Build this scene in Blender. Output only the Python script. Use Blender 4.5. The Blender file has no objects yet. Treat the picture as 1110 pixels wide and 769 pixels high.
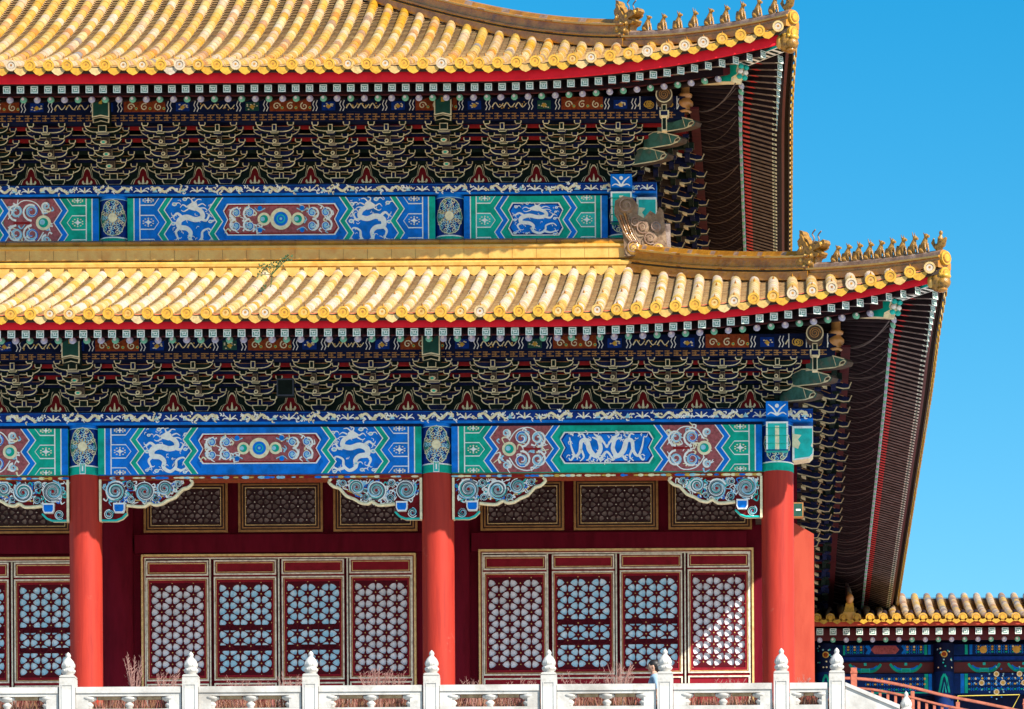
import bpy, math, random
from math import sin, cos, pi, radians, sqrt, atan2
from mathutils import Matrix, Vector

random.seed(7)
SC = bpy.context.scene
COL = SC.collection

# ------------------------------------------------------------------ camera, sky, sun, exposure
CAM_D, CAM_Z, F_PX = 70.0, -9.9, 4382.0          # metres in front of the lower column row, height, focal length in 1110-wide pixels
cam_data = bpy.data.cameras.new('camera')
cam = bpy.data.objects.new('camera', cam_data)
COL.objects.link(cam)
cam.location = (0.0, -CAM_D, CAM_Z)
cam.rotation_euler = (radians(90), 0.006, 0)
cam_data.sensor_width = 36.0
cam_data.sensor_fit = 'HORIZONTAL'
cam_data.lens = 36.0 * F_PX / 1110.0
cam_data.shift_x = -296.2 / 1110.0
cam_data.shift_y = 1033.3 / 1110.0
cam_data.clip_start = 0.5
cam_data.clip_end = 3000.0
SC.camera = cam

SUN_AZ, SUN_EL = 48.0, 38.9                      # degrees to the right of the facade's normal, degrees up
sun_dir = Vector((sin(radians(SUN_AZ)) * cos(radians(SUN_EL)), -cos(radians(SUN_AZ)) * cos(radians(SUN_EL)), sin(radians(SUN_EL))))
world = bpy.data.worlds.new('World')
SC.world = world
world.use_nodes = True
wn, wl = world.node_tree.nodes, world.node_tree.links
wn.clear()
w_out = wn.new('ShaderNodeOutputWorld')
w_bg = wn.new('ShaderNodeBackground')
w_sky = wn.new('ShaderNodeTexSky')
w_hsv = wn.new('ShaderNodeHueSaturation')
w_sky.sky_type = 'NISHITA'
w_sky.sun_disc = False
w_sky.sun_elevation = radians(SUN_EL)
w_sky.sun_rotation = radians(180 - SUN_AZ)
w_sky.altitude = 50
w_sky.air_density = 1.0
w_sky.dust_density = 0.6
w_sky.ozone_density = 1.0
w_hsv.inputs['Hue'].default_value = 0.486
w_hsv.inputs['Saturation'].default_value = 1.62
w_hsv.inputs['Value'].default_value = 1.1
w_bg.inputs['Strength'].default_value = 0.09
wl.new(w_sky.outputs[0], w_hsv.inputs['Color'])
wl.new(w_hsv.outputs[0], w_bg.inputs[0])
wl.new(w_bg.outputs[0], w_out.inputs[0])

sun_data = bpy.data.lights.new('sun', 'SUN')
sun_data.energy = 5.0
sun_data.angle = radians(0.5)
sun_data.color = (1.0, 0.94, 0.84)
sun = bpy.data.objects.new('sun', sun_data)
COL.objects.link(sun)
sun.location = (20, -40, 40)
sun.rotation_euler = sun_dir.to_track_quat('Z', 'Y').to_euler()

SC.view_settings.view_transform = 'Standard'
SC.view_settings.look = 'None'
SC.view_settings.exposure = 0.88
SC.view_settings.gamma = 1.0
SC.view_settings.use_curve_mapping = False

# ------------------------------------------------------------------ small helpers
def X_(px, Y): return (px - 845.0) * (CAM_D + Y) / F_PX
def Z_(py, Y): return CAM_Z + (1420.0 - py) * (CAM_D + Y) / F_PX

MATS = {}
def mat(name, col, rough=0.6, var=0.12, scale=6.0, bump=0.0, spec=0.4, col2=None, tint=None, metal=0.0, stretch=None, dirt=None):
    """procedural surface: base colour broken up by noise; tint = colour ramp read from the per-face attribute"""
    m = bpy.data.materials.new(name)
    m.use_nodes = True
    n, l = m.node_tree.nodes, m.node_tree.links
    b = n['Principled BSDF']
    b.inputs['Roughness'].default_value = rough
    b.inputs['Specular IOR Level'].default_value = spec
    b.inputs['Metallic'].default_value = metal
    tc = n.new('ShaderNodeTexCoord')
    src = tc.outputs['Object']
    if stretch:
        mp = n.new('ShaderNodeMapping'); mp.inputs['Scale'].default_value = stretch
        l.new(src, mp.inputs[0]); src = mp.outputs[0]
    nz = n.new('ShaderNodeTexNoise'); nz.inputs['Scale'].default_value = scale; nz.inputs['Detail'].default_value = 6.0
    nz.inputs['Roughness'].default_value = 0.65
    l.new(src, nz.inputs['Vector'])
    if tint:
        at = n.new('ShaderNodeAttribute'); at.attribute_name = 'tint'
        rp = n.new('ShaderNodeValToRGB')
        el = rp.color_ramp.elements
        rp.color_ramp.interpolation = 'LINEAR'
        while len(el) < len(tint): el.new(0.5)
        for e, (p, c) in zip(el, tint): e.position = p; e.color = (*c, 1)
        l.new(at.outputs['Fac'], rp.inputs[0]); base = rp.outputs[0]
    else:
        rgb = n.new('ShaderNodeRGB'); rgb.outputs[0].default_value = (*col, 1); base = rgb.outputs[0]
    c2 = col2 or tuple(c * (1 - 2.2 * var) for c in col)
    mx = n.new('ShaderNodeMix'); mx.data_type = 'RGBA'; mx.blend_type = 'MIX' if (col2 and not tint) else 'MULTIPLY'
    rr = n.new('ShaderNodeMapRange'); rr.inputs['From Min'].default_value = 0.42; rr.inputs['From Max'].default_value = 0.68
    l.new(nz.outputs['Fac'], rr.inputs[0])
    l.new(rr.outputs[0], mx.inputs['Factor'])
    l.new(base, mx.inputs[6])
    mx.inputs[7].default_value = (*c2, 1) if (col2 and not tint) else (1 - 2.2 * var, 1 - 2.4 * var, 1 - 2.6 * var, 1)
    outc = mx.outputs[2]
    if dirt:
        n2 = n.new('ShaderNodeTexNoise'); n2.inputs['Scale'].default_value = dirt[1]; n2.inputs['Detail'].default_value = 8.0
        n2.inputs['Roughness'].default_value = 0.75
        l.new(tc.outputs['Object'], n2.inputs['Vector'])
        r2 = n.new('ShaderNodeMapRange'); r2.inputs['From Min'].default_value = dirt[2]; r2.inputs['From Max'].default_value = dirt[2] + 0.1
        l.new(n2.outputs['Fac'], r2.inputs[0])
        m2 = n.new('ShaderNodeMix'); m2.data_type = 'RGBA'
        l.new(r2.outputs[0], m2.inputs['Factor']); l.new(outc, m2.inputs[6]); m2.inputs[7].default_value = (*dirt[0], 1)
        outc = m2.outputs[2]
    l.new(outc, b.inputs['Base Color'])
    if bump:
        bp = n.new('ShaderNodeBump'); bp.inputs['Strength'].default_value = bump; bp.inputs['Distance'].default_value = 0.02
        n3 = n.new('ShaderNodeTexNoise'); n3.inputs['Scale'].default_value = scale * 5; n3.inputs['Detail'].default_value = 4
        l.new(src, n3.inputs['Vector']); l.new(n3.outputs['Fac'], bp.inputs['Height']); l.new(bp.outputs[0], b.inputs['Normal'])
    MATS[name] = m
    return m

mat('tile_row', (.7, .45, .12), .30, .14, 9, .3, .5, tint=[(0, (.58, .46, .23)), (.25, (.56, .35, .065)), (.5, (.54, .27, .012)), (.72, (.56, .43, .28)), (.9, (.50, .19, .006)), (1, (.27, .22, .18))], dirt=((.25, .11, .04), 1.9, .58))
mat('tile_row_pale', (.7, .5, .2), .28, .12, 9, .3, .5, tint=[(0, (.62, .51, .34)), (.28, (.60, .45, .20)), (.48, (.57, .35, .04)), (.6, (.63, .52, .42)), (.78, (.62, .50, .40)), (.92, (.54, .29, .025)), (1, (.58, .50, .44))], dirt=((.66, .55, .50), 1.1, .55))
mat('tile_pan', (.55, .38, .20), .45, .2, 12, .2, .4, tint=[(0, (.42, .28, .15)), (.5, (.42, .23, .075)), (1, (.52, .34, .14))], dirt=((.16, .09, .06), 1.5, .60))
mat('tile_disc', (.74, .46, .06), .32, .16, 20, .2, .5, tint=[(0, (.58, .33, .03)), (.6, (.54, .28, .02)), (.9, (.56, .40, .17)), (1, (.50, .42, .32))], dirt=((.26, .13, .04), 3.5, .64))
mat('tile_gap', (.035, .02, .012), .8, .1)
mat('tile_gold', (.58, .36, .085), .32, .08, 5, .15, .5, col2=(.52, .25, .04))
mat('glaze_brown', (.42, .18, .018), .22, .1, 3.5, .4, .55, col2=(.24, .085, .010), dirt=((.13, .09, .075), 2.6, .62))
mat('glaze_dark', (.20, .11, .07), .5, .1, 6, .3, .4, col2=(.34, .23, .17))
mat('figure_glaze', (.36, .175, .022), .3, .1, 18, .3, .5, col2=(.09, .042, .008))
mat('fascia_red', (.76, .016, .030), .7, .08, 4, .05, .1)
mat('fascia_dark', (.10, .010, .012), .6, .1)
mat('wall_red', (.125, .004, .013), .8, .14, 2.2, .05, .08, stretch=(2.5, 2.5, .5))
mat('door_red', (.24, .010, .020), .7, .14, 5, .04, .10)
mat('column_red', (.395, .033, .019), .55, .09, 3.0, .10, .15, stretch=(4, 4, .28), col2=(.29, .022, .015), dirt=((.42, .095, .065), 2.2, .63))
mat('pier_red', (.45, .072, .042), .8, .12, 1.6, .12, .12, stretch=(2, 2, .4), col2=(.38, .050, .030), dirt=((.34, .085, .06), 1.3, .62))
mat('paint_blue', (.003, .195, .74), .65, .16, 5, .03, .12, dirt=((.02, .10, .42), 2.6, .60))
mat('paint_deep', (.004, .035, .24), .65, .2, 9, .03, .12)
mat('paint_night', (.004, .010, .045), .7, .15, 9, 0, .12)
mat('paint_green', (.004, .43, .30), .65, .16, 5, .03, .12, dirt=((.01, .28, .22), 2.6, .60))
mat('paint_teal', (.006, .52, .46), .45, .12, 7, .03, .35)
mat('paint_white', (.90, .88, .82), .5, .08, 14)
mat('paint_cream', (.90, .78, .48), .42, .12, 14, 0, .5)
mat('paint_gold', (.70, .40, .05), .35, .14, 14, 0, .5)
mat('paint_sky', (.30, .62, .78), .5, .1, 14)
mat('paint_red', (.30, .014, .016), .7, .12, 9, 0, .1)
mat('paint_pink', (.40, .085, .090), .5, .25, 20)
mat('paint_orange', (.30, .055, .016), .7, .25, 20, 0, .1)
mat('bracket_blue', (.007, .012, .055), .75, .2, 9, 0, .12)
mat('bracket_green', (.006, .016, .012), .75, .2, 9, 0, .12)
mat('bracket_brown', (.085, .060, .045), .75, .2, 9, 0, .12)
mat('bracket_line', (.84, .72, .44), .45, .20, 5, 0, .45, dirt=((.34, .26, .14), 2.6, .57))
mat('beak_green', (.055, .165, .135), .65, .25, 6, 0, .15, dirt=((.13, .15, .12), 3.0, .52))
mat('ornament_brown', (.17, .10, .055), .6, .15, 9, .5, .3, col2=(.30, .20, .12), dirt=((.06, .035, .02), 6.0, .56))
mat('brace_grey', (.30, .36, .38), .6, .2, 14, 0, .2)
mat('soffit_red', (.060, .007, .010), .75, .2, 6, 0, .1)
mat('lintel_bounce_tan', (.36, .26, .15), .7, .2, 9, .3, .2)  # marble lintel; sunlight bounced onto its underside is put into this tan
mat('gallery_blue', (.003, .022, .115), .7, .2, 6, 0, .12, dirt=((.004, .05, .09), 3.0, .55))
mat('head_green', (.008, .075, .05), .5, .15, 9)
mat('board_red', (.16, .007, .010), .75, .15, 8, 0, .1)
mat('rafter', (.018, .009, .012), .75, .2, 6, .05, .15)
mat('rafter_grey', (.19, .155, .145), .75, .25, 6, .05, .1)
mat('rafter_red', (.62, .035, .035), .55, .1, 6)
mat('bead_green', (.16, .50, .33), .35, .06, 16)
mat('bead_violet', (.46, .47, .62), .35, .06, 16)
mat('bead_spot', (.85, .85, .82), .35, .05, 16)
mat('square_white', (.72, .78, .70), .5, .1, 20)
mat('square_green', (.02, .20, .14), .5, .1, 20)
mat('gilt_line', (.78, .52, .20), .4, .18, 11, 0, .4, dirt=((.30, .12, .05), 4.0, .60))
mat('cream_line', (.84, .76, .60), .45, .2, 13, 0, .45)
mat('transom_line', (.40, .19, .05), .4, .2, 11, 0, .5)
mat('lattice_red', (.085, .004, .010), .7, .1, 8, 0, .1)
mat('lattice_dark', (.035, .008, .007), .5, .1, 8)
mat('paper', (.93, .91, .96), .7, .10, 3)
mat('pane_brown', (.46, .33, .27), .6, .3, 5)
mat('glass_sky_tone', (.42, .72, .88), .10, .25, 9.0, 0, .9, col2=(.92, .97, 1.0))  # reflected sky put into the pane's colour as pale blue and white patches
mat('marble', (.51, .495, .465), .6, .16, 1.8, .45, .35, dirt=((.33, .305, .265), 2.3, .58))
mat('marble_floor', (.54, .53, .51), .7, .1, 1.0, .1)
mat('paving', (.40, .40, .405), .8, .1, .6)
mat('vase_gold', (.55, .25, .07), .32, .1, 8, 0, .6)
mat('rail_wood', (.44, .13, .075), .65, .2, 9, .1)
mat('grass', (.34, .14, .10), .7, .1, 30, tint=[(0, (.24, .08, .05)), (.35, (.36, .20, .09)), (.65, (.46, .15, .13)), (1, (.50, .34, .26))])
mat('stalk', (.36, .19, .16), .7, .1, 30)
mat('leaf', (.05, .10, .03), .6, .15, 20)
mat('skin', (.52, .30, .21), .55, .05, 12)
mat('hair', (.012, .010, .010), .5, .1, 30)
mat('shirt', (.28, .42, .56), .8, .1, 12)
mat('trousers', (.03, .035, .05), .8, .1, 12)
mat('shoe', (.02, .018, .016), .6, .1, 12)
mat('box_black', (.008, .012, .010), .9, .15, 8, 0, .05)
mat('net', (.13, .10, .095), .9, .1, 8)
mat('old_grey', (.20, .15, .13), .75, .15, 9, .5, .2, col2=(.33, .26, .22), dirt=((.08, .055, .045), 5.0, .56))
mat('yellow_cord', (.62, .52, .08), .6, .1, 8)

class MB:
    """collects faces with materials, then links them as ONE mesh object"""
    def __init__(s): s.v = []; s.f = []; s.m = []; s.t = []; s.s = []
    def face(s, pts, m, tint=0.0, smooth=False):
        b = len(s.v); s.v += [tuple(p) for p in pts]; s.f.append(tuple(range(b, b + len(pts)))); s.m.append(m); s.t.append(tint); s.s.append(smooth)
    def mesh(s, vs, fs, m, tint=0.0, smooth=False):
        b = len(s.v); s.v += [tuple(p) for p in vs]
        for f in fs: s.f.append(tuple(b + i for i in f)); s.m.append(m); s.t.append(tint); s.s.append(smooth)
    def box(s, x0, x1, y0, y1, z0, z1, m, tint=0.0):
        v = [(x0, y0, z0), (x1, y0, z0), (x1, y1, z0), (x0, y1, z0), (x0, y0, z1), (x1, y0, z1), (x1, y1, z1), (x0, y1, z1)]
        s.mesh(v, [(0, 1, 5, 4), (1, 2, 6, 5), (2, 3, 7, 6), (3, 0, 4, 7), (4, 5, 6, 7), (3, 2, 1, 0)], m, tint)
    def prism(s, prof, y0, y1, m, mside=None, T=None):
        """profile in x,z swept from y0 to y1; T maps local points"""
        T = T or (lambda p: p)
        n = len(prof)
        a = [T((x, y0, z)) for x, z in prof]; b = [T((x, y1, z)) for x, z in prof]
        s.face(a, m); s.face(b[::-1], m)
        s.mesh(a + b, [(i, (i + 1) % n, n + (i + 1) % n, n + i) for i in range(n)], mside or m)
    def tube(s, path, r, m, n=8, caps=True, smooth=True, tint=0.0):
        path = [Vector(p) for p in path]; k = len(path)
        rs = r if isinstance(r, (list, tuple)) else [r] * k
        vs = []
        for i, p in enumerate(path):
            t = (path[min(i + 1, k - 1)] - path[max(i - 1, 0)]).normalized()
            up = Vector((0, 0, 1)) if abs(t.z) < .9 else Vector((0, 1, 0))
            a = t.cross(up).normalized(); b = a.cross(t)
            for j in range(n):
                q = 2 * pi * j / n
                vs.append(p + (a * cos(q) + b * sin(q)) * rs[i])
        fs = [(i * n + j, i * n + (j + 1) % n, (i + 1) * n + (j + 1) % n, (i + 1) * n + j) for i in range(k - 1) for j in range(n)]
        s.mesh(vs, fs, m, tint, smooth)
        if caps:
            s.face(vs[:n][::-1], m, tint); s.face(vs[-n:], m, tint)
    def lathe(s, prof, c, m, n=16, smooth=True):
        vs = [(c[0] + r * cos(2 * pi * j / n), c[1] + r * sin(2 * pi * j / n), c[2] + z) for r, z in prof for j in range(n)]
        fs = [(i * n + j, i * n + (j + 1) % n, (i + 1) * n + (j + 1) % n, (i + 1) * n + j) for i in range(len(prof) - 1) for j in range(n)]
        s.mesh(vs, fs, m, 0, smooth)
        s.face(vs[-n:], m)
    def ball(s, c, r, m, n=10, k=7, T=None):
        rx, ry, rz = r if isinstance(r, (list, tuple)) else (r, r, r)
        vs = []
        for i in range(k + 1):
            a = -pi / 2 + pi * i / k
            for j in range(n):
                b = 2 * pi * j / n
                p = (c[0] + rx * cos(a) * cos(b), c[1] + ry * cos(a) * sin(b), c[2] + rz * sin(a))
                vs.append(T(p) if T else p)
        s.mesh(vs, [(i * n + j, i * n + (j + 1) % n, (i + 1) * n + (j + 1) % n, (i + 1) * n + j) for i in range(k) for j in range(n)], m, 0, True)
    def data(s, name):
        me = bpy.data.meshes.new(name)
        me.from_pydata(s.v, [], s.f)
        names = []
        for m in s.m:
            if m not in names: names.append(m)
        for q in names: me.materials.append(MATS[q])
        ix = {q: i for i, q in enumerate(names)}
        me.polygons.foreach_set('material_index', [ix[q] for q in s.m])
        me.polygons.foreach_set('use_smooth', s.s)
        a = me.attributes.new('tint', 'FLOAT', 'FACE')
        a.data.foreach_set('value', s.t)
        me.update()
        return me
    def build(s, name, parent=None, loc=(0, 0, 0), rot=(0, 0, 0)):
        return link(name, s.data(name), parent, loc, rot)

def link(name, data, parent=None, loc=(0, 0, 0), rot=(0, 0, 0)):
    o = bpy.data.objects.new(name, data); COL.objects.link(o)
    o.location = loc; o.rotation_euler = rot
    if parent: o.parent = parent
    return o
def thing(name, label, cat, loc=(0, 0, 0), group=None):
    o = bpy.data.objects.new(name, None); COL.objects.link(o); o.location = loc; o.empty_display_size = .3
    tag(o, label, cat, group); return o
def tag(o, label, cat, group=None):
    o['label'] = label; o['category'] = cat
    if group: o['group'] = group
    return o

def smooth_path(pts, k=6):
    """Catmull-Rom through points of any dimension"""
    out = []
    P = [pts[0]] + list(pts) + [pts[-1]]
    for i in range(1, len(P) - 2):
        for j in range(k):
            t = j / k
            out.append(tuple(.5 * ((2 * b) + (-a + c) * t + (2 * a - 5 * b + 4 * c - d) * t * t + (-a + 3 * b - 3 * c + d) * t ** 3) for a, b, c, d in zip(P[i - 1], P[i], P[i + 1], P[i + 2])))
    out.append(tuple(pts[-1]))
    return out

class Paint:
    """decoration painted on a surface: thin sheets laid one above the other; mp(x, z, off) maps the surface's own coordinates"""
    count = 0
    def __init__(s, mb, mp): s.mb = mb; s.mp = mp
    def off(s, L):
        Paint.count += 1                             # a hair's breadth between strokes that cross
        return L * .003 + (Paint.count % 60) * 4e-5
    def poly(s, pts, m, L=1):
        o = s.off(L); s.mb.face([s.mp(x, z, o) for x, z in pts], m)
    def rect(s, x0, x1, z0, z1, m, L=1): s.poly([(x0, z0), (x1, z0), (x1, z1), (x0, z1)], m, L)
    def disc(s, x, z, r, m, L=1, n=16, rz=None):
        rz = rz or r
        s.poly([(x + r * cos(2 * pi * i / n), z + rz * sin(2 * pi * i / n)) for i in range(n)], m, L)
    def rib(s, pts, w, m, L=1):
        n = len(pts)
        if n < 2: return
        ws = w if isinstance(w, (list, tuple)) else [w] * n
        lo, hi = [], []; o = s.off(L)
        for i, (x, z) in enumerate(pts):
            a, b = pts[max(i - 1, 0)], pts[min(i + 1, n - 1)]
            dx, dz = b[0] - a[0], b[1] - a[1]; d = sqrt(dx * dx + dz * dz) or 1
            h = ws[i] / 2
            q = o + (i % 40) * 8e-6; lo.append(s.mp(x + dz / d * h, z - dx / d * h, q)); hi.append(s.mp(x - dz / d * h, z + dx / d * h, q))
        s.mb.mesh(lo + hi, [(i, i + 1, n + i + 1, n + i) for i in range(n - 1)], m)
    def curve(s, pts, w0, w1, m, L=1, k=5, mid=None):
        p = smooth_path(pts, k); n = len(p)
        if mid: ws = [w0 + (mid - w0) * (i / (n * .35)) if i < n * .35 else mid + (w1 - mid) * ((i - n * .35) / (n * .65)) for i in range(n)]
        else: ws = [w0 + (w1 - w0) * i / (n - 1) for i in range(n)]
        s.rib(p, ws, m, L)
    def spiral(s, x, z, r, turns, w, m, L=1, a0=0.0, flip=1, n=22):
        pts = []; ws = []
        for i in range(n):
            t = i / (n - 1)
            rr = r * (1 - .86 * t); a = a0 + flip * 2 * pi * turns * t
            pts.append((x + rr * cos(a), z + rr * sin(a))); ws.append(w * (1 - .35 * t))
        s.rib(pts, ws, m, L)
    def zigband(s, x0, x1, z0, z1, amp, m, L=1, d=1):
        q = [0, .25, .5, .75, 1]; o = [1, 0, 1, 0, 1]
        lo = [(x0 + d * amp * a, z0 + (z1 - z0) * b) for a, b in zip(o, q)]
        hi = [(x1 + d * amp * a, z0 + (z1 - z0) * b) for a, b in zip(o, q)]
        for i in range(4): s.poly([lo[i], hi[i], hi[i + 1], lo[i + 1]], m, L)

def plane_map(y): return lambda x, z, o: (x, y - o, z)
def cyl_map(cx, cy, R): return lambda x, z, o: (cx + (R + o) * sin((x - cx) / R), cy - (R + o) * cos((x - cx) / R), z)

# ------------------------------------------------------------------ painted motifs
def dragon(P, cx, cz, w, h, m='paint_white', L=3, flip=1, seed=0):
    rnd = random.Random(seed)
    def q(x, z): return (cx + flip * x * w, cz + z * h)
    u = min(w, h)
    body = [(.05, .30), (.19, .22), (.22, .10), (.06, .05), (-.14, .10), (-.30, .03), (-.30, -.10), (-.14, -.13), (-.05, -.22), (-.06, -.36), (.08, -.44), (.20, -.34), (.22, -.20), (.36, -.14), (.44, -.22)]
    P.curve([q(*p) for p in body], u * .095, u * .022, m, L, 5, mid=u * .130)
    P.poly([q(*p) for p in [(-.14, .33), (-.06, .38), (.02, .43), (.10, .38), (.13, .29), (.05, .23), (-.02, .25), (-.10, .27)]], m, L)
    for a in ([(.04, .40), (.12, .47), (.20, .46)], [(.0, .41), (-.02, .48), (.05, .5)], [(-.13, .31), (-.22, .36), (-.28, .30)], [(-.1, .27), (-.2, .22), (-.26, .25)], [(.12, .34), (.22, .38), (.30, .33)], [(.12, .28), (.26, .29), (.33, .24)]):
        P.curve([q(*p) for p in a], u * .035, u * .012, m, L, 4)
    for leg in ([(.16, .08), (.30, .03), (.36, .12)], [(-.22, .08), (-.34, .18), (-.42, .13)], [(-.28, -.10), (-.38, -.20), (-.34, -.32)], [(.16, -.36), (.30, -.42), (.40, -.38)]):
        P.curve([q(*p) for p in leg], u * .075, u * .035, m, L, 4)
        ex, ez = leg[-1]; d = atan2(ez - leg[1][1], ex - leg[1][0])
        for k in (-.9, 0, .9):
            P.curve([q(ex, ez), q(ex + .055 * cos(d + k), ez + .055 * sin(d + k)), q(ex + .09 * cos(d + k * 1.5), ez + .09 * sin(d + k * 1.5))], u * .028, u * .01, m, L, 3)
    for bx, bz in ((-.08, -.30), (-.40, .36), (.42, .36), (.42, .02), (-.42, -.02), (-.44, -.42), (.38, -.46), (-.2, -.44), (.4, .22), (-.16, .46)):
        bx += rnd.uniform(-.02, .02); bz += rnd.uniform(-.02, .02); r = u * rnd.uniform(.030, .05)
        x, z = q(bx, bz)
        P.disc(x, z, r * 1.3, m, L, 9, r)
        P.disc(x, z, r * .7, 'paint_sky', L + 1, 7, r * .5)
        P.curve([(x, z), (x + r * 2.2, z + r * .8), (x + r * 3.4, z - r * .4)], r * .8, r * .2, m, L, 3)
    for i in range(26):
        x, z = q(rnd.uniform(-.46, .46), rnd.uniform(-.48, .48)); r = u * rnd.uniform(.02, .04); a = rnd.uniform(0, 6.28)
        P.curve([(x, z), (x + r * cos(a), z + r * sin(a)), (x + 2 * r * cos(a + .8), z + 2 * r * sin(a + .8))], u * .018, u * .008, m, L, 3)

def long_dragon(P, cx, cz, w, h, m='paint_white', L=3, flip=1, seed=0):
    rnd = random.Random(seed)
    def q(x, z): return (cx + flip * x * w, cz + z * h)
    P.curve([q(*p) for p in [(-.30, .22), (-.34, -.05), (-.22, -.28), (-.06, -.10), (.02, .22), (.16, .20), (.20, -.12), (.32, -.28), (.42, .0), (.47, .34)]], h * .12, h * .03, m, L, 6, mid=h * .17)
    P.poly([q(*p) for p in [(-.44, .18), (-.36, .36), (-.26, .40), (-.22, .26), (-.30, .14)]], m, L)
    for a in ([(-.26, .36), (-.16, .46)], [(-.42, .18), (-.49, .02)], [(-.24, .28), (-.12, .34)], [(-.24, -.25), (-.34, -.42), (-.44, -.36)], [(-.12, -.16), (-.04, -.38), (.04, -.42)], [(.18, -.05), (.10, -.30), (.2, -.45)], [(.34, -.25), (.44, -.42), (.49, -.34)], [(.06, .25), (.12, .44), (.22, .42)]):
        P.curve([q(*p) for p in a], h * .085, h * .03, m, L, 4)
    for i in range(30):
        x, z = q(rnd.uniform(-.5, .5), rnd.choice((-1, 1)) * rnd.uniform(.2, .48)); r = h * rnd.uniform(.04, .09); a = rnd.uniform(0, 6.28)
        P.curve([(x, z), (x + r * cos(a), z + r * sin(a)), (x + 2 * r * cos(a + .8), z + 2 * r * sin(a + .8))], h * .045, h * .015, m, L, 3)

def boxes(P, x0, x1, z0, z1, c1, d=1):
    """the three lozenge boxes at a beam's end, point towards the beam's middle"""
    H = z1 - z0
    for zc in (0, .5, 1):
        for (k, m, L) in ((1.0, 'paint_white', 2), (.86, c1, 3)):
            hh = .155 * H * k; xa, xb = x0, x1
            pts = [(xa, -hh), (xa + (xb - xa) * .72, -hh), (xa + (xb - xa) * (.72 + .28 * k), 0), (xa + (xb - xa) * .72, hh), (xa, hh)]
            cz = z0 + zc * H
            if zc == 0: pts = [(x, max(z, 0)) for x, z in pts]
            if zc == 1: pts = [(x, min(z, 0)) for x, z in pts]
            P.poly([(x, cz + z) for x, z in pts], m, L)
        cz = z0 + zc * H; cx = x0 + (x1 - x0) * .42
        s = 1 if zc == .5 else .5; o = {0: .045, .5: 0, 1: -.045}[zc] * H
        for k in range(10):
            a = 2 * pi * k / 10 + .3
            rx, rz = abs(x1 - x0) * .27, .08 * H * s
            P.disc(cx + rx * cos(a), cz + o + rz * sin(a), .017, 'paint_cream', 4, 5, .012)
        P.poly([(cx + a * .075, cz + o + b * .06 * s) for a, b in ((-1, 0), (-.3, -.3), (0, -1), (.3, -.3), (1, 0), (.3, .3), (0, 1), (-.3, .3))], 'paint_white', 5)

def curl_field(P, x0, x1, z0, z1, d):
    """red field with white and blue curls; d: which side the round jewel sits on"""
    H = z1 - z0; W = x1 - x0
    jx = x0 + W * (.24 if d < 0 else .76)
    zc = (z0 + z1) / 2
    rc = random.Random(int(x0 * 10))
    for k in range(34):
        x = x0 + W * rc.uniform(.03, .97); s = rc.choice((-1, 1)); z = zc + s * H * rc.uniform(.03, .46); a = rc.uniform(0, 6.28); q = rc.uniform(.045, .08)
        P.curve([(x, z), (x + q * cos(a), z + q * sin(a)), (x + 1.6 * q * cos(a + 1), z + 1.6 * q * sin(a + 1))], .034, .012, rc.choice(('paint_white', 'paint_white', 'paint_sky', 'paint_cream')), 3, 4)
    for s in (-1, 1):
        for i, (fx, fz, r) in enumerate(((.50, .25, .205), (.84, .24, .19), (.18, .36, .10))):
            x = x0 + W * fx if d < 0 else x1 - W * fx
            P.disc(x, zc + s * fz * H, r * H * .62, 'paint_sky', 3, 12)
            P.disc(x, zc + s * fz * H, r * H * .40, 'paint_pink', 4, 10)
            P.spiral(x, zc + s * fz * H, r * H, 1.55, .038, 'paint_white', 5, a0=(-s * pi / 2), flip=s * (1 if d < 0 else -1))
            P.spiral(x, zc + s * fz * H, r * H * .72, 1.0, .022, 'paint_blue' if i == 0 else 'paint_sky', 6, a0=(s * pi / 3), flip=s * (1 if d < 0 else -1), n=14)
        P.curve([(jx, zc + s * .2 * H), (jx - d * W * .18, zc + s * .44 * H), (jx - d * W * .5, zc + s * .46 * H), (jx - d * W * .78, zc + s * .08 * H)], .022, .016, 'paint_white', 4)
    P.rect(min(jx - d * W * .30, jx - d * W * .66), max(jx - d * W * .30, jx - d * W * .66), zc - .018, zc + .018, 'paint_red', 4)
    P.disc(jx, zc, .165 * H, 'paint_cream', 6); P.disc(jx, zc, .105 * H, 'paint_green', 7); P.disc(jx - .02, zc + .01, .06 * H, 'paint_sky', 8, 10)

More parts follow.
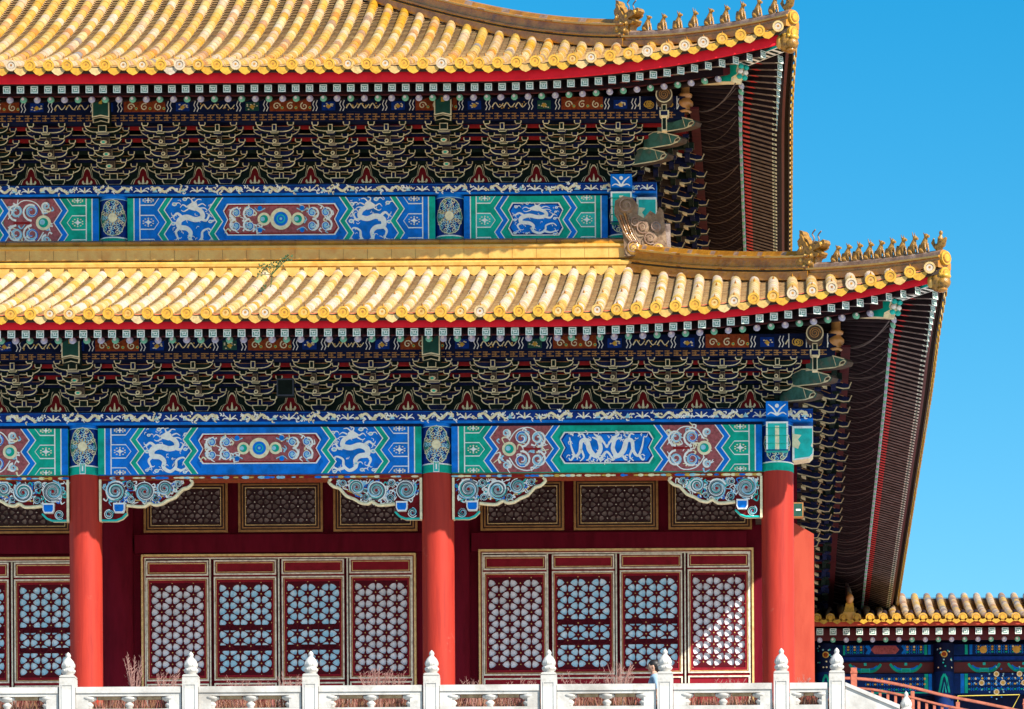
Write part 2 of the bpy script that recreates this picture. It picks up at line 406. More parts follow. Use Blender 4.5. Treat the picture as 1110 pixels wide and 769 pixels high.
def jewel_panel(P, x0, x1, z0, z1):
    """long cartouche: three round jewels between curls on a red field"""
    H = z1 - z0; zc = (z0 + z1) / 2; xc = (x0 + x1) / 2
    rc = random.Random(int(x0 * 10)); hw = (x1 - x0) / 2
    for k in range(70):
        x = xc + rc.choice((-1, 1)) * hw * rc.uniform(.36, 1.0); z = zc + H * rc.uniform(-.46, .46); a = rc.uniform(0, 6.28); q = rc.uniform(.04, .07)
        P.curve([(x, z), (x + q * cos(a), z + q * sin(a)), (x + 1.6 * q * cos(a + 1), z + 1.6 * q * sin(a + 1))], .032, .012, rc.choice(('paint_white', 'paint_white', 'paint_sky', 'paint_cream')), 3, 4)
    for s in (-1, 1):
        for t in (-1, 1):
            for fx, r in ((.60, .245), (.86, .235)):
                x = xc + s * fx * (x1 - x0) / 2; z = zc + t * .23 * H
                P.disc(x, z, r * H * .5, 'paint_sky', 4, 10)
                P.spiral(x, z, r * H, 1.5, .036, 'paint_white', 5, a0=-t * pi / 2, flip=t * s)
                P.spiral(x, z, r * H * .66, 1.0, .020, 'paint_blue', 6, a0=t * pi / 2, flip=t * s, n=12)
            P.curve([(xc + s * .30 * (x1 - x0) / 2, zc + t * .40 * H), (xc + s * .42 * (x1 - x0) / 2, zc + t * .30 * H), (xc + s * .5 * (x1 - x0) / 2, zc + t * .42 * H)], .02, .012, 'paint_sky', 5)
            P.disc(xc + s * .40 * (x1 - x0) / 2, zc + t * .40 * H, .045, 'paint_blue', 5, 8)
        P.disc(xc + s * H * .62, zc, .24 * H, 'paint_cream', 6); P.disc(xc + s * H * .62, zc, .15 * H, 'paint_green', 7); P.disc(xc + s * H * .62 - .025, zc, .085 * H, 'paint_sky', 8, 10)
    P.disc(xc, zc, .40 * H, 'paint_cream', 9, 22); P.disc(xc, zc, .26 * H, 'paint_blue', 10, 20); P.disc(xc, zc, .16 * H, 'paint_teal', 11, 16); P.disc(xc, zc, .12 * H, 'paint_blue', 12, 14); P.disc(xc, zc, .05 * H, 'paint_sky', 13, 10)

def beam_paint(mb, x0, x1, z0, z1, y, scheme, seed):
    """painted tie beam from column to column"""
    c1, c2 = ('paint_blue', 'paint_green') if scheme == 'A' else ('paint_green', 'paint_blue')
    P = Paint(mb, plane_map(y))
    H = z1 - z0; xm = (x0 + x1) / 2
    short = (x1 - x0) < 3.2
    for d in (1, -1):
        def U(u): return x0 + u if d > 0 else x1 - u
        def R(a, b, m, L=1, za=z0, zb=z1): P.rect(min(U(a), U(b)), max(U(a), U(b)), za, zb, m, L)
        R(0, .11, c2); R(.11, .128, 'paint_white', 2); R(.128, .215, c1, 1); R(.215, .235, 'paint_white', 2)
        R(.235, .75, c1, 1)
        boxes(P, U(.235), U(.235 + .34), z0, z1, c1 if not short else 'paint_teal', d)
        am = .145
        def zig(a, b, m, L): P.zigband(U(a), U(b), z0, z1, am, m, L, d)
        zig(.545, .565, 'paint_white', 3)
        zig(.565, .655, c2, 4); zig(.655, .675, 'paint_white', 5)
        if short:
            R(.60, xm - x0, 'paint_green', 1)
            zig(.675, .735, 'paint_green', 4)
        else:
            if scheme == 'A':
                R(.75, 1.72, 'paint_blue', 1)
                dragon(P, (U(.79) + U(1.47)) / 2 + d * .05, (z0 + z1) / 2, .80, H * 1.0, seed=seed + d, flip=d)
            else:
                R(.70, 1.72, 'paint_pink', 1)
                zig(.675, .75, 'paint_pink', 2)
                curl_field(P, min(U(.80), U(1.62)), max(U(.80), U(1.62)), z0 + .02, z1 - .02, -d)
            q = 1.46 if scheme == 'A' else 1.60
            zig(q, q + .02, 'paint_white', 7); zig(q + .02, q + .11, c2, 7); zig(q + .11, q + .13, 'paint_white', 8); zig(q + .13, q + .24, c1, 7)
            R(q + .31, xm - x0, c1, 6)
    # middle cartouche
    a = (1.46 if scheme == 'A' else 1.60) + .27 if not short else .80
    za, zb = z0 + H * .17, z1 - H * .14
    if scheme == 'A': za, zb = z0 + H * .21, z1 - H * .13
    Hc = zb - za
    def zigpoly(g, am):
        o = [1, 0, 1, 0, 1]; q = [0, .22, .5, .78, 1]
        left = [(x0 + a + g + am * .5 * k, za + g + (Hc - 2 * g) * t) for k, t in zip(o, q)]
        right = [(x1 - a - g - am * .5 * k, za + g + (Hc - 2 * g) * t) for k, t in zip(o, q)]
        return left, right
    for g, m, L in ((0, 'paint_white', 8), (.02, 'paint_red' if scheme == 'A' else 'paint_deep', 9), (.045, 'paint_pink' if scheme == 'A' else 'paint_blue', 10)):
        l, r = zigpoly(g, .15)
        for i in range(4): P.poly([l[i], r[i], r[i + 1], l[i + 1]], m, L)
    P2 = Paint(mb, plane_map(y - .031))
    if scheme == 'A': jewel_panel(P2, x0 + a + .1, x1 - a - .1, za + .04, zb - .04)
    elif short: dragon(P2, xm, (za + zb) / 2, .86, Hc * .98, seed=seed)
    else:
        w = (x1 - x0 - 2 * a - .3) / 2
        long_dragon(P2, xm - w / 2, (za + zb) / 2, w, Hc * .95, flip=-1, seed=seed); long_dragon(P2, xm + w / 2, (za + zb) / 2, w, Hc * .95, flip=1, seed=seed + 1)
        P2.disc(xm, (za + zb) / 2 + .02, .03, 'paint_white', 4); P2.curve([(xm - .1, za + .08), (xm, za + .2), (xm + .1, za + .08)], .05, .03, 'paint_white', 4)

def scroll_strip(P, x0, x1, z0, z1, pitch, xoff, m='paint_white'):
    """dragon-and-cloud scrolls on the plate beam, one under every bracket set"""
    H = z1 - z0; zc = (z0 + z1) / 2; rnd = random.Random(5)
    k0 = int(math.floor((x0 - xoff) / pitch)); k1 = int(math.ceil((x1 - xoff) / pitch))
    for k in range(k0, k1 + 1):
        for half in (0, .5):
            x = xoff + (k + half) * pitch
            if x < x0 + .1 or x > x1 - .1: continue
            if half == 0:
                c = 'paint_cream'
                fl = 1 if k % 2 else -1
                P.curve([(x - fl * .30, zc - .1 * H), (x - fl * .20, zc + .3 * H), (x - fl * .08, zc - .25 * H), (x + fl * .05, zc + .28 * H), (x + fl * .18, zc - .28 * H), (x + fl * .32, zc + .2 * H)], H * .20, H * .12, c, 2, 5, mid=H * .34)
                P.disc(x - fl * .27, zc + .1 * H, H * .24, c, 2, 8)
                for i in range(22):
                    xx = x + rnd.uniform(-.38, .38); zz = zc + rnd.uniform(-.40, .40) * H; a = rnd.uniform(0, 6.28)
                    P.curve([(xx, zz), (xx + .03 * cos(a), zz + .03 * sin(a)), (xx + .055 * cos(a + 1), zz + .055 * sin(a + 1))], .030, .012, 'paint_white' if i % 3 else c, 3, 3)
            else:
                for s in (-1, 1):
                    P.curve([(x, zc - .3 * H), (x + s * .05, zc), (x + s * .10, zc + .25 * H)], .03, .012, m, 2, 4)
                    P.curve([(x, zc - .2 * H), (x + s * .09, zc - .1 * H), (x + s * .13, zc - .3 * H)], .026, .012, m, 2, 4)
                P.curve([(x, zc - .3 * H), (x, zc + .35 * H)], .04, .015, 'paint_cream', 2, 3)
            if x + pitch * .25 + .06 < x1: P.poly([(x + pitch * .25 - .05, zc - .3 * H), (x + pitch * .25 + .05, zc - .3 * H), (x + pitch * .25, zc + .25 * H)], 'paint_sky', 2)

# ------------------------------------------------------------------ the setting: ground and terrace
FLOOR = -0.7
g = MB(); g.face([(-900, -900, -11.5), (900, -900, -11.5), (900, 900, -11.5), (-900, 900, -11.5)], 'paving')
ground = g.build('ground'); ground['kind'] = 'structure'
g = MB(); g.box(-30, 1.25, -4.5, 60, -11.49, FLOOR, 'marble_floor'); g.box(1.25, 40, -1.0, 60, -11.49, FLOOR, 'marble_floor')
g.box(-30, 1.30, -4.62, -4.5, -.95, FLOOR - .004, 'marble')
terrace = g.build('terrace'); terrace['kind'] = 'structure'

# ------------------------------------------------------------------ the palace hall
hall = thing('palace_hall', 'red and blue double-eaved palace hall under yellow glazed tile roofs, filling most of the picture', 'palace')
LEFT = -15.6
PITCH = .325
RP = .240                                           # rafter pitch
S_LOW = dict(name='lower', Y0=0.0, Xc=-.05, p=2.75, proj=1.0, n=4, h=.14, step=.33, zb=5.643, zedge=6.70, s1=.33, c=.009, L=.70, lt=6.6,
             zsq=6.41, zrd=6.452, yrd=1.95, ysq=2.58, zpl=(6.46, 6.70), zhi=(6.325, 6.455), back=27.0, R=.28, dmax=5.4,
             cols=[-12.03, -5.93, -.05], plate=(5.40, 5.60), beam=(4.547, 5.344), tile='tile_row_pale')
S_UP = dict(name='upper', Y0=3.3, Xc=-2.83, p=3.04, proj=1.16, n=5, h=.133, step=.29, zb=10.49, zedge=11.757, s1=.31, c=.019, L=.62, lt=5.6,
            zsq=11.42, zrd=11.435, yrd=2.15, ysq=2.80, zpl=(11.465, 11.70), zhi=(11.30, 11.46), back=22.0, R=.28, dmax=8.6,
            cols=[-12.03, -5.95, -2.83], plate=(10.26, 10.44), beam=(9.35, 10.22), tile='tile_row')
SET_X = {'lower': [-12.03 - 1.017 * k for k in (3, 2, 1)] + [-12.03 + 1.0167 * k for k in range(6)] + [-5.93 + 1.033 * k for k in range(3)] + [-2.83 + .927 * k for k in range(4)],
         'upper': [-12.03 - 1.017 * k for k in (3, 2, 1)] + [-12.03 + 1.0133 * k for k in range(6)] + [-5.95 + 1.04 * k for k in range(4)]}

def lift(S, s): return S['L'] * max(0.0, 1 - max(s, 0) / S['lt']) ** 2.1
def prof(S, d): return S['s1'] * d + S['c'] * d * d
def eave_pt(S, side, u, d, dz=0.0):
    """u = distance from the corner along the eave, d = distance up the slope in plan"""
    z = S['zedge'] + prof(S, d) + lift(S, u) + dz
    xe = S['Xc'] + S['p']; ye = S['Y0'] - S['p']
    fl = .10 * max(0, 1 - u / 4.0) ** 2 * max(0, 1 - d / 3.0)
    return (xe - u, ye + d - fl, z) if side == 'front' else (xe - d + fl, ye + u, z)

def tiled_slope(S, side, length, dmax, detail=True):
    rnd = random.Random(3 if side == 'front' else 4)
    mb = MB()
    n_rows = int(length / PITCH)
    rt = .092
    row = S['tile']
    def at(u, d, a, r):
        """point on the half round of a tile row: a from 0 to pi across the row"""
        p0 = eave_pt(S, side, u, d)
        s = S['s1'] + 2 * S['c'] * d; nn = 1 / sqrt(1 + s * s)
        off, up = r * cos(a), r * sin(a)
        if side == 'front': return (p0[0] + off, p0[1] - up * s * nn, p0[2] + up * nn)
        return (p0[0] + up * s * nn, p0[1] + off, p0[2] + up * nn)
    for i in range(n_rows):
        u = .20 + i * PITCH
        dm = min(u + .02, dmax)
        if dm < .12: continue
        d = 0.0; k = 0
        while d < dm - .05:
            e = min(d + .30, dm)
            na = 7
            r0, r1 = rt, rt * .90
            tint = min(1, max(0, rnd.choice((.05, .15, .25, .3, .4, .5, .55, .7, .75, .8, .9, .22, .62, .97 if rnd.random() < .25 else .3)) + rnd.uniform(-.06, .06)))
            vs = [at(u, d - .02, pi * j / (na - 1), r0) for j in range(na)] + [at(u, e, pi * j / (na - 1), r1) for j in range(na)]
            mb.mesh(vs, [(j, j + 1, na + j + 1, na + j) for j in range(na - 1)], row, tint, True)
            mb.face([at(u, d - .02, pi * j / (na - 1), r0) for j in range(na)], row, tint)
            d = e; k += 1
        # pan tiles to the right of the row
        um = u + PITCH / 2
        dp = min(um + .02, dmax); d = 0.0
        if detail:
            while d < dp - .02:
                e = min(d + .115, dp)
                t = rnd.random()
                w = PITCH / 2 - .055
                vs = []
                for dd, hz in ((d, .010), (e, -.022)):
                    for q, zq in ((-1, .0), (-.5, -.035), (.5, -.035), (1, .0)):
                        p = eave_pt(S, side, um + q * w, dd, hz + zq + .01); vs.append(p)
                mb.mesh(vs, [(j, j + 1, 4 + j + 1, 4 + j) for j in range(3)], 'tile_pan', t)
                lo = [eave_pt(S, side, um + q * w, d, z) for q, z in ((-1, -.03), (1, -.03))]
                md = [tuple(a + (b - a) * .62 for a, b in zip(vs[0], lo[0])), tuple(a + (b - a) * .62 for a, b in zip(vs[3], lo[1]))]
                md2 = [tuple((a * 2 + b) / 3 for a, b in zip(md[0], md[1])), tuple((a + b * 2) / 3 for a, b in zip(md[0], md[1]))]
                for mq in (0, 1): md2[mq] = (md2[mq][0], md2[mq][1], md2[mq][2] - .012)
                mb.face([vs[0], vs[1], vs[2], vs[3], md[1], md2[1], md2[0], md[0]], 'tile_pan', min(1, t * .5 + .5))
                mb.face([md[0], md2[0], md2[1], md[1], lo[1], lo[0]], 'tile_gap')
                d = e
        # end disc with its ring, and the drip tile
        t = rnd.random() ** 1.5
        def ring(r, dd, dz=0.0, n=14):
            c = eave_pt(S, side, u, -.03, .005)
            out = []
            for j in range(n):
                a = 2 * pi * j / n
                if side == 'front': out.append((c[0] + r * cos(a), c[1] - dd, c[2] + r * sin(a) + dz))
                else: out.append((c[0] + dd, c[1] + r * cos(a), c[2] + r * sin(a) + dz))
            return out
        A, B = ring(.098, .0), ring(.098, .035)
        mb.mesh(A + B, [(j, (j + 1) % 14, 14 + (j + 1) % 14, 14 + j) for j in range(14)], 'tile_disc', t, True)
        C = ring(.066, .035); D = ring(.056, .026); E = ring(.03, .030)
        mb.mesh(B + C, [(j, (j + 1) % 14, 14 + (j + 1) % 14, 14 + j) for j in range(14)], 'tile_disc', t)
        mb.mesh(C + D, [(j, (j + 1) % 14, 14 + (j + 1) % 14, 14 + j) for j in range(14)], 'glaze_brown' if t < .85 else 'glaze_dark')
        mb.face(D, 'tile_disc', min(1, t + .25))
        cx = ring(.022, .028, .006, 6); mb.face(cx, 'glaze_brown')
        if detail:
            for dn in ([.13, 2.15] if S['name'] == 'lower' else [.13, 1.5]):
                if dn < dm - .1:
                    b = [at(u, dn + .03 * cos(q * pi / 2), pi / 2 + .25 * sin(q * pi / 2), rt) for q in range(4)]
                    tip = at(u, dn, pi / 2, rt + .055)
                    for q in range(4): mb.face([b[q], b[(q + 1) % 4], tip], 'glaze_brown')
        td = rnd.random()
        c = [eave_pt(S, side, um + q * (PITCH / 2 - .01) * sgn, -.035, z) for sgn, q, z in
             ((1, 1, .0), (1, .55, -.030), (1, 0, -.04), (1, -.55, -.030), (1, -1, .0), (1, -.84, -.075), (1, -.45, -.138), (1, 0, -.168), (1, .45, -.138), (1, .84, -.075))]
        mb.face(c, 'tile_disc', td)
        for q in (-1, 1):
            w = [eave_pt(S, side, um + q * f * (PITCH / 2), -.04, z) for f, z in ((.78, -.055), (.55, -.045), (.62, -.085))]
    # the roof deck under the tiles
    N = 26
    us = [length * (i / N) ** 1.6 for i in range(N + 1)]
    for i in range(N):
        ds = 10
        for j in range(ds):
            q = []
            for uu, jj in ((us[i], j), (us[i + 1], j), (us[i + 1], j + 1), (us[i], j + 1)):
                dd = min(uu, dmax) * jj / ds
                q.append(eave_pt(S, side, uu, dd, -.055))
            mb.face(q, 'tile_gap')
    return mb

def strip_along(S, side, length, inset, z_off, hgt, m, lf=1.0, th=.05, mb=None):
    """a board following the eave's upward curve"""
    mb = mb or MB()
    N = 30
    def pt(u, dz, th_):
        xe = S['Xc'] + S['p']; ye = S['Y0'] - S['p']
        z = S['zedge'] + z_off + lift(S, u) * lf + dz
        fl = .10 * max(0, 1 - u / 4.0) ** 2
        return (xe - u, ye + inset + th_ - fl, z) if side == 'front' else (xe - inset - th_ + fl, ye + u, z)
    us = [inset + (length - inset) * (i / N) ** 1.5 for i in range(N + 1)]
    vs = []
    for u in us:
        vs += [pt(u, 0, 0), pt(u, hgt, 0), pt(u, hgt, th), pt(u, 0, th)]
    fs = [(4 * i + k, 4 * i + (k + 1) % 4, 4 * i + 4 + (k + 1) % 4, 4 * i + 4 + k) for i in range(N) for k in range(4)]
    mb.mesh(vs, fs, m); mb.face(vs[:4], m); mb.face(vs[-4:], m)
    return mb

def round_rafter_mesh(color, r=.060, ln=2.35, sl=.33):
    mb = MB(); n = 10
    a = [(r * cos(2 * pi * j / n), 0, r * sin(2 * pi * j / n)) for j in range(n)]
    b = [(x, ln, z + ln * sl) for x, y, z in a]
    mb.mesh(a + b, [(j, (j + 1) % n, n + (j + 1) % n, n + j) for j in range(n)], 'rafter', 0, True)
    for f0, f1, m_ in ((0, .035, color),):
        b0 = [(x * 1.03, f0, z * 1.03 + f0 * sl) for x, y, z in a]; b1 = [(x * 1.03, f1, z * 1.03 + f1 * sl) for x, y, z in a]
        mb.mesh(b0 + b1, [(j, (j + 1) % n, n + (j + 1) % n, n + j) for j in range(n)], m_, 0, True)
    mid = [(x * .86, -.012, z * .86) for x, y, z in a]; inn = [(x * .45 - r * .15, -.024, z * .45 + r * .18) for x, y, z in a]
    mb.mesh(a + mid, [(j, (j + 1) % n, n + (j + 1) % n, n + j) for j in range(n)], color, 0, True)
    mb.mesh(mid + inn, [(j, (j + 1) % n, n + (j + 1) % n, n + j) for j in range(n)], color, 0, True)
    mb.face(inn, 'bead_spot')
    return mb
def flying_rafter_mesh(h=.064, ln=1.25, sl=.30):
    mb = MB()
    v = [(-h, 0, -h), (h, 0, -h), (h, 0, h), (-h, 0, h)]
    w = [(x * .95, ln, z + ln * sl) for x, y, z in v]
    mb.mesh(v + w, [(j, (j + 1) % 4, 4 + (j + 1) % 4, 4 + j) for j in range(1, 4)], 'rafter')
    mb.mesh(v + w, [(0, 1, 5, 4)], 'rafter_grey')
    mb.face(v, 'square_white')
    P = Paint(mb, lambda x, z, o: (x, z, -h + z * sl - o))       # underside: pale band at the tip, red root
    P.rect(-h, h, .0, .085, 'square_white', 1); P.rect(-h * .6, h * .6, .03, .06, 'square_green', 2); P.rect(-h, h, .49, .62, 'rafter_red', 1)
    P = Paint(mb, lambda x, z, o: (x, -o, z))
    k = h * .72; t = h * .24
    for (x0, x1, z0, z1) in ((-k, k, k - t, k), (-k, -k + t, -k, k - t * 2), (-k + t * 1.6, k, -k, -k + t), (k - t, k, -k + t * 1.6, k - t * 1.8), (-k + t * 2.2, k - t * 2, -t * .4, t * .8)):
        P.rect(x0, x1, z0, z1, 'square_green', 1)
    return mb

RM = {c: round_rafter_mesh(c).data('round_rafter') for c in ('bead_green', 'bead_violet')}
FM = flying_rafter_mesh().data('flying_rafter')

def bracket_set(S, col_set, green, seed=0):
    """one bracket cluster, front towards -Y, origin on the plate beam"""
    mb = MB(); n, h, st = S['n'], S['h'], S['step']
    arm_c, dou_c = ('bracket_green', 'bracket_blue') if green else ('bracket_blue', 'bracket_green')
    z0 = .105; rj = random.Random(seed)
    def outlined(prof_, yf, depth, c, b=.017):
        """extruded piece with a painted edge line round its front"""
        mb.prism(prof_, yf, yf + depth, 'bracket_line', c)
        cx = sum(p[0] for p in prof_) / len(prof_); cz = sum(p[1] for p in prof_) / len(prof_)
        inn = []
        N = len(prof_)
        for i in range(N):
            p, a, c_ = Vector(prof_[i]), Vector(prof_[i - 1]), Vector(prof_[(i + 1) % N])
            e1 = (p - a).normalized(); e2 = (c_ - p).normalized()
            n1 = Vector((-e1.y, e1.x)); n2 = Vector((-e2.y, e2.x)); bis = n1 + n2
            if bis.length < 1e-4: bis = n1
            bis.normalize(); q = p + bis * (b / max(.5, bis.dot(n1)))
            inn.append((q.x, yf - .003, q.y))
        mb.face(inn, c)
    def arm(L, y, z, c):
        hh = .105
        half = [(.40, .0), (.60, .006), (.76, .020), (.88, .040), (.96, .064), (1.0, .085)]
        pr = [(-L * a, z + b) for a, b in half[::-1]] + [(L * a, z + b) for a, b in half] + [(L, z + hh), (-L, z + hh)]
        jx, jz, tw = rj.uniform(-.008, .008), rj.uniform(-.006, .006), rj.uniform(-.02, .02)
        pr = [(a + jx, b + jz + a * tw) for a, b in pr]
        mb.prism(pr, y - .045, y + .045, c, c)
        P = Paint(mb, plane_map(y - .045))
        P.rib([(-L + .009 + jx, z + hh)] + [(p[0] * .985, p[1] + .008) for p in pr[:12]] + [(L - .009 + jx, z + hh)], rj.uniform(.014, .019), 'bracket_line', 1)
        P.rib([(-L * .80, z + hh - .012), (L * .80, z + hh - .012)], .008, 'transom_line', 1)
        for s in (-1, 1):
            x = s * (L - .045)
            dou(x, y, z + hh)
    def dou(x, y, z, w=.062, hh=.072):
        pr = [(x - w * .62, z), (x + w * .62, z), (x + w, z + hh * .5), (x + w, z + hh), (x - w, z + hh), (x - w, z + hh * .5)]
        mb.prism(pr, y - .055, y + .055, dou_c, dou_c)
        Paint(mb, plane_map(y - .055)).rib([(x - w + .008, z + hh), (x - w + .008, z + hh * .5), (x - w * .60, z + .009), (x + w * .60, z + .009), (x + w - .008, z + hh * .5), (x + w - .008, z + hh)], .018, 'bracket_line', 1)
    # great block
    w = .135 if not col_set else .16
    outlined([(-w * .72, 0), (w * .72, 0), (w, .06), (w, .115), (-w, .115), (-w, .06)], -.14, .28, dou_c, .017)
    for j in range(n):
        y = -j * st; zl = z0 + j * h
        if j < n - 1:
            arm(.405, y, zl + h, arm_c if j % 2 else dou_c)
            arm(.265, y, zl, arm_c)
        else:
            arm(.325, y, zl, arm_c)
    ww = .040 if not col_set else .075
    for l in range(n):
        z = z0 + l * h; yf = -(l * st + .14)
        c = arm_c if l in (0, n - 1) else 'bracket_brown'
        outlined([(-ww, z - .01), (ww, z - .01), (ww, z + .11), (-ww, z + .11)], yf, .14 - yf, c, .014 if l in (0, n - 1) else .003)
        if 0 < l < n - 1:
            k = 8; r = .036 if not col_set else .06
            xs = -.02
            A = [(xs + r * cos(2 * pi * i / k), yf - .07, z + .005 + r * sin(2 * pi * i / k) * (1 if not col_set else .6)) for i in range(k)]
            B = [(x, yf + .02, zz + .03) for x, _, zz in A]
            mb.mesh(A + B, [(i, (i + 1) % k, k + (i + 1) % k, k + i) for i in range(k)], 'bracket_line')
            mb.face(A, 'bracket_line'); mb.face([(xs + (x - xs) * .55, y - .003, z + .005 + (q - z - .005) * .55) for x, y, q in A], 'bracket_brown' if not col_set else 'paint_green')
        # block under the nose
        outlined([(-ww - .02, z - .045), (ww + .02, z - .045), (ww + .045, z - .01), (-ww - .045, z - .01)], yf + .03, .12, dou_c, .010) if l else None
    return mb

def beam_head(S):
    """green beam end over a column: five-sided face with gold edge"""
    mb = MB()
    b, t = -.20, .24
    pr = [(-.155, b), (0, b + .03), (.155, b), (.155, t - .03), (0, t), (-.155, t - .03)]
    mb.prism(pr, 0, 1.0, 'paint_cream', 'bracket_green')
    mb.face([(x * .86, -.004, z * .90 + .004) for x, z in pr], 'head_green')
    mb.face([(-.03, -.008, .04), (.03, -.008, .04), (.03, -.008, .12), (-.03, -.008, .12)], 'paint_gold')
    mb.prism([(-.145, b - .09), (0, b - .055), (.145, b - .09), (.155, b - .003), (0, b + .027), (-.155, b - .003)], .03, 1.0, 'bracket_line', 'bracket_green')
    mb.face([(x, .026, z) for x, z in [(-.12, b - .075), (0, b - .04), (.12, b - .075), (.128, b - .02), (0, b + .008), (-.128, b - .02)]], 'bracket_green')
    return mb

def flame_panel(w=.25, h=.36):
    mb = MB()
    P = Paint(mb, plane_map(0))
    def bell(k, L, m):
        P.poly([(-w * k, 0), (-w * .80 * k, .03), (-w * .62 * k, .13), (-w * .34 * k, .18), (-w * .22 * k, h * .86 * k), (-w * .08 * k, h * k), (w * .08 * k, h * k), (w * .22 * k, h * .86 * k), (w * .34 * k, .18), (w * .62 * k, .13), (w * .80 * k, .03), (w * k, 0)], m, L)
    bell(1.22, 1, 'bracket_line'); bell(1.15, 2, 'bracket_green'); bell(1.0, 3, 'bracket_line'); bell(.92, 4, 'board_red')
    for s in (-1, 0, 1):
        for q in (0, 1):
            x = s * .045
            P.curve([(x, .045), (x + s * .03 + (q - .5) * .02, .085), (x * 1.4 + s * .01, .12 + (.07 if s == 0 else .0))], .03, .008, 'paint_cream', 5, 4)
    P.disc(-.035, .05, .025, 'paint_cream', 6, 8); P.disc(.035, .05, .025, 'paint_cream', 6, 8); P.rect(-.075, .075, .015, .03, 'paint_cream', 6)
    for s in (-1, 1): P.disc(s * .035, .05, .012, 'board_red', 7, 6)
    return mb

def rot_front_to_side(x, y, z): return (-y, x, z)

def storey(S):
    nm = S['name']; Y0, Xc, p = S['Y0'], S['Xc'], S['p']
    xe, ye = Xc + p, Y0 - p
    front_len = xe - LEFT; side_len = S['back'] - ye
    # roof with tiles
    roof = tiled_slope(S, 'front', front_len, S['dmax']).build(nm + '_roof', hall)
    tiled_slope(S, 'side', side_len, 1.0, detail=False).build('side_slope_tiling', roof)
    # side slope deck above the short tiles (the part nobody sees from the court, still a closed roof)
    dk = MB()
    N = 24; us = [S['dmax'] * 0 + 1.0 + (side_len - 1.0) * i / N for i in range(N + 1)]
    for i in range(N):
        for j in range(8):
            q = []
            for uu, jj in ((us[i], j), (us[i + 1], j), (us[i + 1], j + 1), (us[i], j + 1)):
                dd = 1.0 + (min(uu, S['dmax']) - 1.0) * jj / 8
                q.append(eave_pt(S, 'side', uu, dd, .02))
            dk.face(q, 'tile_pan', .4)
    dk.build('side_slope', roof)
    # eave boards
    zf = S['zsq'] + .070 - S['zedge']
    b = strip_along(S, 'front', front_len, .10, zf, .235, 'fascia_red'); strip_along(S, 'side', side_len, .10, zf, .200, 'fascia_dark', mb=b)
    b.build('eave_board', roof)
    b = strip_along(S, 'front', front_len, -.005, -.130, .10, 'tile_gap', th=.03); strip_along(S, 'side', side_len, -.005, -.130, .10, 'tile_gap', th=.03, mb=b)  # dark filler strip, added to keep sun dashes off the board behind the drips
    b.build('sun_gap_filler', roof)
    zr = S['zrd'] + .065 - S['zedge']
    b = strip_along(S, 'front', front_len, p - S['yrd'] + .03, zr, .12, 'fascia_dark', .78); strip_along(S, 'side', side_len, p - S['yrd'] + .03, zr, .12, 'fascia_dark', .78, mb=b)
    b.build('rafter_stop_board', roof)
    # boarding above the rafters (underside of the eave)
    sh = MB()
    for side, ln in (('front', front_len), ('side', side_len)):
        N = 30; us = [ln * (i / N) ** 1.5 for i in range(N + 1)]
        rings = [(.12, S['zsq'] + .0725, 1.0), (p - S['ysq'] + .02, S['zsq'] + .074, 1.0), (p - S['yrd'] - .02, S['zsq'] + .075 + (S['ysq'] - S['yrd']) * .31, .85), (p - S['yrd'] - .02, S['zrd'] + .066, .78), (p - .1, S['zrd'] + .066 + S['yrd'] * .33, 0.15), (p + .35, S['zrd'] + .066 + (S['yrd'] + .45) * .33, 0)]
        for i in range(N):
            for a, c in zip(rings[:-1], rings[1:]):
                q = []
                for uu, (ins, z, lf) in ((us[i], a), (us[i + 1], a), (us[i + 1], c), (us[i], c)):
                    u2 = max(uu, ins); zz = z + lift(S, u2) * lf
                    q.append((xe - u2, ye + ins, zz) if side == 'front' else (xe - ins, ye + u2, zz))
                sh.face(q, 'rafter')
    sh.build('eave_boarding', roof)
    # rafters
    def rafter_place(side, u, kind):
        over = S['yrd'] if kind == 'round' else S['ysq']
        z = (S['zrd'] + lift(S, u) * .78) if kind == 'round' else (S['zsq'] + lift(S, u))
        th = radians(45) * max(0.0, min(1.0, (p + .3 - u) / (p + .3 - .5))) ** 1.1
        ins = p - over
        fl = .10 * max(0, 1 - u / 4.0) ** 2
        pit = -lift(S, u) * (.78 if kind == 'round' else .35) / 2.2
        if side == 'front': return (xe - u, ye + ins - fl, z), (pit, 0, th)
        return (xe - ins + fl, ye + u, z), (pit, 0, pi / 2 - th)
    k = 0; u = p - S['yrd'] + .36
    while xe - u > -14.5:
        loc, rot = rafter_place('front', u, 'round'); link('round_rafter', RM['bead_green' if k % 2 else 'bead_violet'], hall, loc, rot)
        u += RP; k += 1
    u = p - S['ysq'] + .22
    while xe - u > -14.5:
        loc, rot = rafter_place('front', u, 'square'); link('flying_rafter', FM, hall, loc, rot)
        u += RP
    for kind, proto in (('round', None), ('square', FM)):
        mb = MB(); u = (p - S['yrd'] + .36) if kind == 'round' else (p - S['ysq'] + .22); k = 0
        while u < side_len:
            loc, rot = rafter_place('side', u, kind)
            me = proto or RM['bead_green' if k % 2 else 'bead_violet']
            from mathutils import Euler
            M = Matrix.Translation(loc) @ Euler(rot).to_matrix().to_4x4()
            base = len(mb.v); mb.v += [tuple(M @ v.co) for v in me.vertices]
            for pl in me.polygons:
                mb.f.append(tuple(base + i for i in pl.vertices)); mb.m.append(me.materials[pl.material_index].name.split('.')[0]); mb.t.append(0); mb.s.append(pl.use_smooth)
            u += RP; k += 1
        o = mb.build('side_round_rafter' if kind == 'round' else 'side_flying_rafter', hall); o['kind'] = 'stuff'
    # eave purlin with its painted bands, and the lattice-painted board below it
    yp = Y0 - S['proj'] - .10
    z0, z1 = S['zpl']
    xr = Xc + S['proj'] + .02
